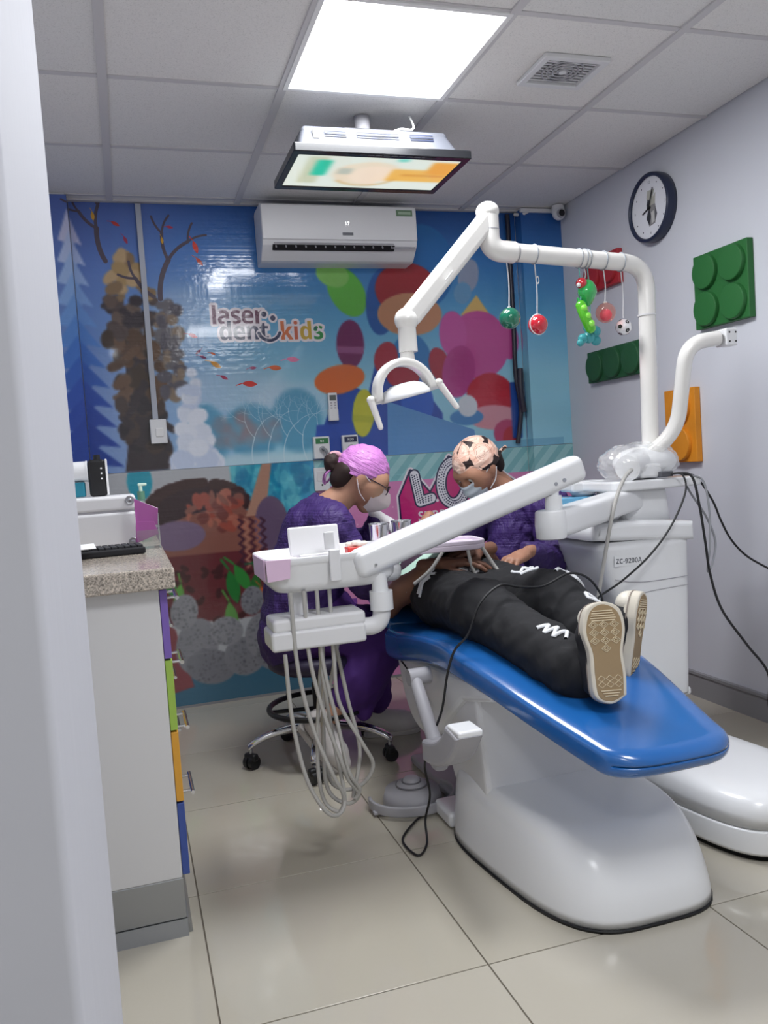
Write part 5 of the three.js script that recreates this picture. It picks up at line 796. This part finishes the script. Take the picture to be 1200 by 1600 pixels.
{ // ---- dentist on the stool, pink cap
  const P = thing('person', 'person in purple gown and pink cap leaning over the patient from the stool', 'person', [0, 0, 0]);
  const hm = frame([0.885, 1.095, -3.14], [0.80, -0.52, 0.20], [0.2, 1, 0.05]);
  const neckLow = [0.745, 1.0, -3.17];
  const shN = [0.715, 0.935, -3.02], elN = [0.83, 0.715, -2.965], wrN = [1.01, 0.86, -3.08];
  const shF = [0.76, 0.93, -3.33], elF = [0.93, 0.76, -3.42], wrF = [0.98, 0.93, -3.27];
  const hip = [0.64, 0.53, -3.2], kneeN = [0.935, 0.475, -3.06], ankN = [0.675, 0.215, -3.03], kneeF = [0.94, 0.47, -3.36], ankF = [0.93, 0.11, -3.34];
  const body = boneMesh([[hip, [0.66, 0.72, -3.2], 0.13, 0.12], [[0.66, 0.72, -3.2], [0.70, 0.90, -3.18], 0.125, 0.12], [shN, shF, 0.06, 0.06], [neckLow, [0.85, 1.06, -3.15], 0.055, 0.05], [shN, elN, 0.046, 0.038], [elN, wrN, 0.037, 0.026], [shF, elF, 0.046, 0.038], [elF, wrF, 0.037, 0.026], [[hip[0], hip[1], -3.12], kneeN, 0.078, 0.055], [kneeN, ankN, 0.052, 0.036], [[hip[0], hip[1], -3.28], kneeF, 0.078, 0.055], [kneeF, ankF, 0.052, 0.036]], 0.03, 0.011);
  const hN = handGeo(1, 0.45).applyMatrix4(frame(wrN, [0.5, -0.35, -0.7], [0.2, 1, 0.2]).multiply(new THREE.Matrix4().makeTranslation(0, 0, 0.03)));
  const hF = handGeo(-1, 0.5).applyMatrix4(frame(wrF, [0.7, -0.5, 0.3], [0.3, 1, 0]).multiply(new THREE.Matrix4().makeTranslation(0, 0, 0.03)));
  obj('body', joinGeo([body, baseHead.clone().applyMatrix4(hm), hN, hF]), skinM(0xb98a70), P);
  const gl = std(0xe9e7ea, 0.4); for (const g of [hN, hF]) { const c = g.clone(), p = c.attributes.position, n = c.attributes.normal; for (let i = 0; i < p.count; i++) p.setXYZ(i, p.getX(i) + n.getX(i) * 0.0018, p.getY(i) + n.getY(i) * 0.0018, p.getZ(i) + n.getZ(i) * 0.0018); obj('glove', c, gl, P); }
  const gown = boneMesh([[[0.60, 0.50, -3.2], [0.64, 0.72, -3.2], 0.165, 0.145], [[0.64, 0.72, -3.2], [0.69, 0.90, -3.18], 0.15, 0.135], [shN, shF, 0.078, 0.078], [mix(neckLow, shN, 0.3), mix(neckLow, shF, 0.3), 0.07, 0.07], [shN, elN, 0.072, 0.062], [elN, mix(elN, wrN, 0.9), 0.058, 0.042], [shF, elF, 0.072, 0.062], [elF, mix(elF, wrF, 0.9), 0.058, 0.042]], 0.045, 0.0105, 0.007, (x, y, z) => { const dx = x - 0.80, dy = y - 1.045, dz = z + 3.155; return 0.098 - Math.hypot(dx, dy, dz); });
  obj('gown', gown, gownM, P);
  const pant = boneMesh([[[hip[0] - 0.02, hip[1], -3.2], [hip[0] + 0.05, 0.54, -3.2], 0.155], [[hip[0], hip[1], -3.11], kneeN, 0.105, 0.082], [kneeN, mix(kneeN, ankN, 0.55), 0.08, 0.086], [mix(kneeN, ankN, 0.55), mix(kneeN, ankN, 0.8), 0.08, 0.06], [[kneeN[0] - 0.08, 0.40, -3.05], [0.80, 0.20, -3.05], 0.085, 0.035], [[hip[0], hip[1], -3.29], kneeF, 0.105, 0.08], [kneeF, mix(kneeF, ankF, 0.85), 0.078, 0.07]], 0.035, 0.0105, 0.005);
  obj('trousers', pant, std(0x4a2177, 0.75, { bumpMap: rep(weave, 8, 8), bumpScale: 0.0004 }), P);
  const cm = std(0xcf86cf, 0.38, { bumpMap: rep(soft, 2, 2), bumpScale: 0.004 });
  const cp = obj('cap', capGeo(1.0, 0.007).applyMatrix4(hm), cm, P); cp.material.side = THREE.DoubleSide;
  const H3 = (x, y, z) => V(x, y, z).applyMatrix4(hm).toArray();
  obj('cap_tie', [tube([H3(0, -0.01, -0.115), H3(0.03, -0.05, -0.14), H3(0.035, -0.085, -0.13), H3(0.01, -0.07, -0.115), H3(0, -0.01, -0.115)], 0.004, 30, 8), tube([H3(0, -0.01, -0.115), H3(-0.03, -0.05, -0.135), H3(-0.02, -0.09, -0.12)], 0.004, 20, 8)], cm, cp);
  obj('hair_bun', (() => { const g = new THREE.SphereGeometry(0.034, 28, 20), p = g.attributes.position; for (let i = 0; i < p.count; i++) { const k = 1 + 0.16 * noise.noise(p.getX(i) * 60, p.getY(i) * 60, p.getZ(i) * 60); p.setXYZ(i, p.getX(i) * k, p.getY(i) * k * 1.2, p.getZ(i) * k); } g.computeVertexNormals(); return g.translate(...H3(0, 0.0, -0.135)); })(), std(0x2c1c18, 0.7), P);
  obj('hair_tie', new THREE.TorusGeometry(0.028, 0.012, 10, 24).translate(...H3(0, 0.012, -0.128)), std(0xc79aa6, 0.8), P);
  obj('hair', surfaceNet(joinAll([elp(0, -0.035, -0.075, 0.066, 0.05, 0.045), elp(0, -0.0, -0.07, 0.078, 0.05, 0.05)], 0.02), [-0.1, -0.11, -0.14], [0.1, 0.07, 0.0], 0.006).applyMatrix4(hm), std(0x2c1c18, 0.7), P);
  const mk = obj('mask', maskGeo(1).applyMatrix4(hm), std(0xd9c6c8, 0.85, { side: THREE.DoubleSide }), P); for (const s of [-1, 1]) obj('mask_strap', strapGeo(s).map(g => g.applyMatrix4(hm)), std(0xe9dfe0, 0.8), mk);
  eyesOn(P, hm);
  const gs = obj('glasses', [...[-1, 1].map(s => new THREE.TorusGeometry(0.021, 0.0022, 8, 28).scale(1.15, 0.85, 1).translate(s * 0.031, 0.006, 0.108)), tube([[-0.008, 0.01, 0.108], [0, 0.014, 0.112], [0.008, 0.01, 0.108]], 0.002, 10, 6), ...[-1, 1].map(s => tube([[s * 0.055, 0.012, 0.106], [s * 0.076, 0.014, 0.06], [s * 0.082, 0.012, -0.005]], 0.002, 14, 6))].map(g => g.applyMatrix4(hm)), std(0x3a2d3a, 0.3), P);
  for (const s of [-1, 1]) obj('lens', new THREE.CircleGeometry(0.021, 24).scale(1.15, 0.85, 1).translate(s * 0.031, 0.006, 0.108).applyMatrix4(hm), M.glass, gs);
  // shoes
  const shoe = (ank, dir, name) => { const m = frame(ank, dir, [0, 1, 0]); const g = surfaceNet(joinAll([C([0, -0.05, -0.03], [0, -0.06, 0.10], 0.042, 0.043), C([0, -0.06, 0.10], [0, -0.065, 0.15], 0.043, 0.03), C([0, -0.02, -0.03], [0, -0.045, 0.04], 0.042, 0.038)], 0.03), [-0.07, -0.13, -0.1], [0.07, 0.05, 0.21], 0.006).applyMatrix4(m); const o = obj(name, g, std(0xcfcac8, 0.6), P); for (let k = 0; k < 4; k++) obj('slot', bar([-0.03, -0.028 - 0.006 * k, 0.05 + 0.018 * k], [0.03, -0.028 - 0.006 * k, 0.05 + 0.018 * k], 0.004).applyMatrix4(m), std(0x55504e, 0.8), o); obj('sole', extr((() => { const s = splineShape([[0.036, -0.05], [0.043, 0.06], [0.036, 0.14], [0, 0.175], [-0.036, 0.14], [-0.043, 0.06], [-0.036, -0.05], [0, -0.07], [0.036, -0.05]]); return s; })(), 0.02, 0.004, 2).rotateX(Math.PI / 2).translate(0, -0.088, 0).applyMatrix4(m), std(0xb9b4b0, 0.7), o); };
  shoe([0.655, 0.19, -3.02], [0.5, -0.75, 0.35], 'shoe'); shoe([0.94, 0.108, -3.34], [0.95, 0, 0.2], 'shoe');
}
{ // ---- assistant at the right, patterned cap
  const P = thing('person', 'person in purple gown and flower-patterned brown cap, one hand on the patient', 'person', [0, 0, 0]);
  const hm = frame([1.405, 1.10, -3.2], [-0.72, -0.60, 0.25], [-0.2, 1, 0.05]);
  const neckLow = [1.545, 0.985, -3.22];
  const shN = [1.66, 0.915, -3.06], elN = [1.60, 0.70, -2.93], wrN = [1.345, 0.80, -2.66];
  const shF = [1.56, 0.91, -3.38], elF = [1.36, 0.73, -3.42], wrF = [1.20, 0.90, -3.30];
  const hip = [1.68, 0.56, -3.3], kneeN = [1.40, 0.52, -3.52], kneeF = [1.62, 0.52, -3.72];
  const body = boneMesh([[hip, [1.66, 0.75, -3.26], 0.13, 0.12], [[1.66, 0.75, -3.26], [1.61, 0.89, -3.22], 0.125, 0.12], [shN, shF, 0.06], [neckLow, [1.44, 1.055, -3.2], 0.055, 0.05], [shN, elN, 0.046, 0.038], [elN, wrN, 0.037, 0.026], [shF, elF, 0.046, 0.038], [elF, wrF, 0.037, 0.026], [hip, kneeN, 0.078, 0.055], [kneeN, [1.42, 0.1, -3.50], 0.052, 0.036], [hip, kneeF, 0.078, 0.055], [kneeF, [1.64, 0.1, -3.70], 0.052, 0.036]], 0.03, 0.011);
  const hN = handGeo(-1, 0.5, 1.2, 0.6).applyMatrix4(frame(wrN, [-0.78, -0.12, 0.45], [-0.1, 1, 0.15]).multiply(new THREE.Matrix4().makeTranslation(0, 0, 0.03)));
  const hF = handGeo(1, 0.5).applyMatrix4(frame(wrF, [-0.6, -0.5, 0.3], [0, 1, 0]).multiply(new THREE.Matrix4().makeTranslation(0, 0, 0.03)));
  obj('body', joinGeo([body, baseHead.clone().applyMatrix4(hm), hN, hF]), skinM(0xb07f66), P);
  const gown = boneMesh([[hip, [1.66, 0.75, -3.26], 0.16, 0.148], [[1.66, 0.75, -3.26], [1.60, 0.88, -3.22], 0.15, 0.135], [shN, shF, 0.08], [mix(neckLow, shN, 0.3), mix(neckLow, shF, 0.3), 0.07], [[1.54, 0.80, -3.2], [1.50, 0.62, -3.2], 0.10, 0.10], [shN, elN, 0.078, 0.075], [elN, mix(elN, wrN, 0.9), 0.072, 0.048], [shF, elF, 0.072, 0.062], [elF, mix(elF, wrF, 0.9), 0.058, 0.042]], 0.045, 0.0105, 0.009, (x, y, z) => 0.10 - Math.hypot(x - 1.475, y - 1.04, z + 3.2));
  obj('gown', gown, gownM, P);
  obj('trousers', boneMesh([[hip, [1.66, 0.56, -3.36], 0.155], [hip, kneeN, 0.105, 0.085], [kneeN, [1.42, 0.2, -3.50], 0.08, 0.08], [hip, kneeF, 0.105, 0.085], [kneeF, [1.64, 0.2, -3.70], 0.08, 0.08]], 0.035, 0.012, 0.004), std(0x2f2350, 0.8), P);
  for (const [x, z] of [[1.41, -3.47], [1.63, -3.67]]) obj('shoe', surfaceNet(joinAll([C([0, 0.045, -0.02], [-0.13, 0.038, 0.06], 0.042, 0.036), C([0, 0.075, -0.02], [-0.05, 0.05, 0.01], 0.042, 0.036)], 0.03), [-0.2, -0.01, -0.1], [0.08, 0.15, 0.13], 0.008).translate(x, 0, z), std(0xcfcac8, 0.6), P);
  const pat = canvasTex(512, 256, (c, w, h) => { c.fillStyle = '#2c1d1c'; c.fillRect(0, 0, w, h); for (const [x, y, r] of [[60, 70, 58], [170, 150, 74], [270, 66, 62], [370, 150, 70], [460, 60, 58], [30, 190, 54], [480, 200, 54], [270, 215, 48], [150, 36, 42]]) { for (let k = 0; k < 9; k++) { const a = k / 9 * 6.283; c.fillStyle = k % 2 ? '#e9b9a4' : '#f0c8b5'; ell(c, x + Math.cos(a) * r * 0.62, y + Math.sin(a) * r * 0.62, r * 0.46, r * 0.46); } c.fillStyle = '#f3d3c2'; ell(c, x, y, r * 0.6, r * 0.6); c.strokeStyle = '#b57f6c'; c.lineWidth = 2.5; for (let k = 0; k < 6; k++) { c.beginPath(); c.arc(x, y, r * (0.2 + 0.13 * k), k, k + 2.4); c.stroke(); } } });
  const cm = std(0xffffff, 0.55, { map: rep(pat, 1.5, 1), side: THREE.DoubleSide, bumpMap: rep(soft, 2, 2), bumpScale: 0.002 });
  const cp = obj('cap', capGeo(1.03, 0.004).applyMatrix4(hm), cm, P); const H3 = (x, y, z) => V(x, y, z).applyMatrix4(hm).toArray();
  obj('cap_tie', [tube([H3(0, -0.03, -0.11), H3(0, -0.03, -0.15), H3(0.02, -0.025, -0.175)], 0.008, 16, 8)], cm, cp);
  obj('hair', surfaceNet(joinAll([elp(0, -0.04, -0.07, 0.064, 0.045, 0.045), elp(0, -0.0, -0.07, 0.078, 0.05, 0.05)], 0.02), [-0.1, -0.11, -0.14], [0.1, 0.07, 0.0], 0.006).applyMatrix4(hm), std(0x1f1614, 0.7), P);
  const mk = obj('mask', maskGeo(0).applyMatrix4(hm), std(0xcfd6e0, 0.8, { side: THREE.DoubleSide }), P); for (const s of [-1, 1]) obj('mask_strap', strapGeo(s).map(g => g.applyMatrix4(hm)), std(0xe6e6ea, 0.8), mk);
  eyesOn(P, hm);
}
{ // ---- patient lying on the chair
  const P = thing('person', 'person lying on the blue dental chair in black printed trousers and sneakers', 'person', [0, 0, 0]);
  const hipL = [1.0, 0.682, -2.68], hipR = [1.19, 0.682, -2.68], knL = [0.985, 0.69, -2.27], knR = [1.225, 0.695, -2.27], anL = [1.06, 0.59, -1.88], anR = [1.24, 0.60, -2.0];
  const shL = [0.93, 0.73, -3.06], shR = [1.27, 0.73, -3.06], elL = [0.845, 0.645, -2.80], wrL = [0.965, 0.795, -2.635], elR = [1.33, 0.67, -2.85], wrR = [1.2, 0.82, -2.72];
  const hm = frame([1.10, 0.765, -3.30], [0, 1, 0.12], [0, 0.12, -1]);
  const body = boneMesh([[[1.10, 0.69, -2.70], [1.10, 0.70, -2.85], 0.095, 0.10], [[1.04, 0.71, -2.9], [1.16, 0.71, -2.9], 0.10], [[1.0, 0.715, -3.02], [1.2, 0.715, -3.02], 0.095], [shL, shR, 0.06], [[1.1, 0.735, -3.08], [1.1, 0.745, -3.22], 0.055, 0.05], [shL, elL, 0.045, 0.038], [elL, mix(elL, wrL, 0.4), 0.042, 0.042], [mix(elL, wrL, 0.4), wrL, 0.042, 0.027], [shR, elR, 0.045, 0.038], [elR, wrR, 0.036, 0.024], [hipL, knL, 0.075, 0.055], [knL, anL, 0.05, 0.034], [hipR, knR, 0.075, 0.055], [knR, anR, 0.05, 0.034]], 0.035, 0.011);
  const hL = handGeo(-1, 0.22, 1, 0.3).applyMatrix4(frame(wrL, [0.66, 0.06, 0.42], [-0.3, 1, -0.1]).multiply(new THREE.Matrix4().makeTranslation(0, 0, 0.02)));
  const hR = handGeo(1, 0.25, 1, 0.3).applyMatrix4(frame(wrR, [-0.7, 0.0, 0.2], [0.3, 1, 0]).multiply(new THREE.Matrix4().makeTranslation(0, 0, 0.02)));
  obj('body', joinGeo([body, baseHead.clone().applyMatrix4(hm), hL, hR]), skinM(0x7a5442), P);
  eyesOn(P, hm);
  obj('hair', surfaceNet((x, y, z) => Math.max(elp(0, 0.045, -0.022, 0.084, 0.092, 0.1)(x, y, z) + 0.004 * noise.noise(x * 80, y * 80, z * 80), z - 0.05 - 0.25 * (y - 0.06)), [-0.11, -0.08, -0.14], [0.11, 0.16, 0.1], 0.006).applyMatrix4(hm), std(0x191312, 0.8), P);
  obj('shirt', boneMesh([[[1.03, 0.71, -2.86], [1.17, 0.71, -2.86], 0.118], [[1.0, 0.715, -3.02], [1.2, 0.715, -3.02], 0.11], [shL, shR, 0.075], [shL, mix(shL, elL, 0.7), 0.068, 0.06], [shR, mix(shR, elR, 0.7), 0.068, 0.06]], 0.04, 0.011, 0.004), std(0x3a2438, 0.85), P);
  const pm = std(0x121217, 0.8, { bumpMap: rep(weave, 8, 8), bumpScale: 0.0005 });
  const pants = boneMesh([[[1.03, 0.685, -2.70], [1.17, 0.685, -2.70], 0.105], [[1.0, 0.68, -2.60], [1.19, 0.68, -2.60], 0.098], [hipL, knL, 0.098, 0.088], [knL, anL, 0.086, 0.078], [hipR, knR, 0.098, 0.088], [knR, anR, 0.086, 0.076], [[1.02, 0.68, -2.5], [1.20, 0.685, -2.5], 0.085], [[1.02, 0.66, -2.3], [1.20, 0.66, -2.3], 0.055]], 0.04, 0.0105, 0.006);
  const pantsMesh = obj('trousers', pants, pm, P);
  // white print on the trousers, laid on the cloth
  pantsMesh.updateMatrixWorld(true); P.updateMatrixWorld(true);
  pm.side = THREE.DoubleSide; const rc = new THREE.Raycaster();
  const print = (cx, cz, turn, size, strokes) => {
    const gs = []; for (const st of strokes) { const pts = []; for (let i = 0; i < st.length - 1; i++) for (let k = 0; k < 5; k++) { const f = k / 5, u = st[i][0] + (st[i + 1][0] - st[i][0]) * f, v = st[i][1] + (st[i + 1][1] - st[i][1]) * f; pts.push([u, v]); } pts.push(st[st.length - 1]);
      const P3 = pts.map(([u, v]) => { const x = cx + (u * Math.cos(turn) - v * Math.sin(turn)) * size, z = cz + (u * Math.sin(turn) + v * Math.cos(turn)) * size; rc.set(V(x, 1.3, z), V(0, -1, 0)); const h = rc.intersectObject(pantsMesh, false)[0]; return h ? [h.point.x, h.point.y + 0.001, h.point.z] : null; }).filter(Boolean);
      if (P3.length > 2) { const g = tube(P3, 0.0058, P3.length * 2, 6); gs.push(g); } }
    if (gs.length) obj('white_print', gs, std(0xe6e8ec, 0.7), pantsMesh);
  };
  print(0.925, -2.60, 0.2, 0.05, [[[-0.7, 0.3], [0.0, 0.0], [0.8, -0.5]], [[-0.5, 0.6], [0.2, 0.2], [0.5, 0.1]], [[0.1, -0.4], [0.4, 0.2], [0.7, 0.5]], [[-0.1, 0.4], [0.3, 0.5]]]);
  print(1.01, -2.62, 0.1, 0.04, [[[-0.6, 0.3], [0.2, -0.1], [0.7, -0.4]]]);
  print(1.06, -2.56, 0.1, 0.045, [[[-0.6, 0.6], [-0.5, -0.5], [0.1, -0.4], [0.0, 0.1], [-0.5, 0.1]], [[0.3, 0.4], [0.4, -0.5], [0.9, -0.3], [0.8, 0.4], [0.3, 0.4]]]);
  print(1.20, -2.42, 0.1, 0.055, [[[-0.6, -0.3], [-0.4, 0.5], [0.0, 0.0], [0.4, 0.5], [0.6, -0.4]], [[-0.5, 0.8], [0.5, 0.8], [0.7, 0.5]]]);
  print(1.27, -2.26, 0.3, 0.06, [[[-0.7, 0.4], [-0.2, -0.3], [0.7, 0.2], [0.3, 0.6], [-0.1, 0.2]]]);
  print(1.27, -2.12, 0.2, 0.035, [[[-0.5, -0.4], [0.5, -0.3], [0.4, 0.5], [-0.5, 0.4], [-0.5, -0.4]]]);
  print(1.035, -1.93, 1.2, 0.06, [[[-0.8, 0.2], [-0.5, -0.3], [-0.3, 0.3], [0, -0.3], [0.2, 0.3], [0.5, -0.3], [0.8, 0.2]]]);
  // sneakers: sole toward the camera
  const sneaker = (pos, up, out) => {
    const m = frame(pos, up, out).multiply(new THREE.Matrix4().makeScale(1.18, 1.05, 0.9));   // +z runs heel to toe, +y out of the instep; sole faces -y
    const outline = (k) => splineShape([[0.030 + k, -0.115], [0.034 + k, -0.06], [0.033 + k, 0.0], [0.044 + k, 0.065], [0.036 + k, 0.115 + k], [0.004, 0.135 + k], [-0.028 - k, 0.118 + k], [-0.042 - k, 0.06], [-0.033 - k, 0.0], [-0.034 - k, -0.06], [-0.030 - k, -0.115], [0, -0.132 - k], [0.030 + k, -0.115]]);
    const s = obj('sneaker', surfaceNet((x, y, z) => Math.max(joinAll([C([0, 0.04, -0.085], [0, 0.035, 0.05], 0.040, 0.042), C([0, 0.03, 0.05], [0, 0.022, 0.09], 0.042, 0.036), C([0, 0.09, -0.075], [0, 0.06, -0.02], 0.038, 0.038)], 0.03)(x, y, z), -y + 0.008), [-0.07, -0.01, -0.15], [0.07, 0.16, 0.16], 0.006).applyMatrix4(m), std(0x1b1b20, 0.8), P);
    obj('midsole', extr(outline(0.004), 0.034, 0.004, 2).rotateX(Math.PI / 2).translate(0, 0.03, 0).applyMatrix4(m), std(0xcdc6b8, 0.65), s);
    obj('toe_cap', surfaceNet(elp(0, 0.03, 0.095, 0.042, 0.035, 0.042), [-0.06, -0.02, 0.03], [0.06, 0.09, 0.15], 0.006).applyMatrix4(m), std(0xd6d0c4, 0.5), s);
    const band = std(0x8a7f78, 0.7); obj('stripe', extr((() => { const o = outline(0.0055); o.holes.push(outline(0.002)); return o; })(), 0.003, 0).rotateX(Math.PI / 2).translate(0, 0.022, 0).applyMatrix4(m), band, s);
    obj('outsole', extr(outline(-0.003), 0.005, 0.0015, 1).rotateX(Math.PI / 2).translate(0, 0.0, 0).applyMatrix4(m), std(0x957f60, 0.85), s);
    const tm = std(0xd2c2a4, 0.85), bars = [];
    for (let k = 0; k < 5; k++) bars.push(box(0.056 - 0.004 * Math.abs(k - 1), 0.003, 0.003, 0, -0.0055, 0.09 + k * 0.0065 - 0.002));
    for (let r = 0; r < 4; r++) for (let c = 0; c < 3; c++) { const x = (c - 1) * 0.023, z = 0.012 + r * 0.0215; if (Math.abs(x) > 0.02 && r === 0) continue; for (const q of [0.0098, 0.005]) { const fr = new THREE.TorusGeometry(q, 0.0016, 4, 4).rotateX(Math.PI / 2).translate(x, -0.006, z); bars.push(fr); } }
    for (let r = 0; r < 2; r++) for (let c = 0; c < 3; c++) bars.push(new THREE.TorusGeometry(0.008, 0.0013, 4, 4).rotateX(Math.PI / 2).translate((c - 1) * 0.018, -0.0055, -0.068 - r * 0.016));
    for (let k = 0; k < 3; k++) bars.push(box(0.044 - 0.008 * k, 0.003, 0.003, 0, -0.0055, -0.10 - k * 0.007));
    obj('tread', bars.map(g => g.applyMatrix4(m)), tm, s);
    obj('laces', [0, 1, 2, 3].map(k => bar([-0.022, 0.085 - 0.008 * k, -0.0 + 0.014 * k], [0.022, 0.085 - 0.008 * k, 0.006 + 0.014 * k], 0.003).applyMatrix4(m)), M.white, s);
  };
  sneaker([1.085, 0.652, -1.765], [0.06, 0.97, -0.22], [0.16, 0.22, -1]);
  sneaker([1.285, 0.635, -1.93], [0.22, 0.95, -0.05], [-0.62, 0.2, -0.78]);
  // mint paper bib over the chest
  const bg = new THREE.PlaneGeometry(0.46, 0.50, 40, 40).rotateX(-Math.PI / 2), bp = bg.attributes.position;
  for (let i = 0; i < bp.count; i++) { const x = bp.getX(i), z = bp.getZ(i), a = Math.abs(x) / 0.23; bp.setXYZ(i, 1.085 + x * (1 - 0.12 * a), 0.835 - 0.13 * a * a + 0.006 * noise.noise(x * 20, 3, z * 20), -2.93 + z); } bg.computeVertexNormals();
  obj('bib', bg, std(0xbfe0cf, 0.85, { side: THREE.DoubleSide }), P);
}
// black foot control cable: over the patient, down the seat side, across the floor to the pedal
cable([[1.85, 1.045, -2.52], [1.875, 1.04, -2.49], [1.87, 0.98, -2.47], [1.80, 0.87, -2.46], [1.70, 0.775, -2.45], [1.58, 0.70, -2.44], [1.47, 0.655, -2.42], [1.425, 0.63, -2.37], [1.40, 0.64, -2.29], [1.36, 0.70, -2.22], [1.30, 0.765, -2.19], [1.225, 0.79, -2.17], [1.13, 0.765, -2.155], [1.05, 0.772, -2.145], [0.985, 0.784, -2.14], [0.915, 0.74, -2.13], [0.876, 0.66, -2.13], [0.84, 0.615, -2.15], [0.818, 0.55, -2.16], [0.81, 0.44, -2.20], [0.80, 0.36, -2.25], [0.78, 0.25, -2.30], [0.80, 0.14, -2.33], [0.79, 0.05, -2.36], [0.77, 0.006, -2.30], [0.72, 0.006, -2.24], [0.71, 0.006, -2.35], [0.78, 0.006, -2.45], [0.84, 0.008, -2.50]], 0.0036, M.black, 'black cable from the unit top over the trousers and seat edge to the foot pedal');
renderer.render(scene, camera);
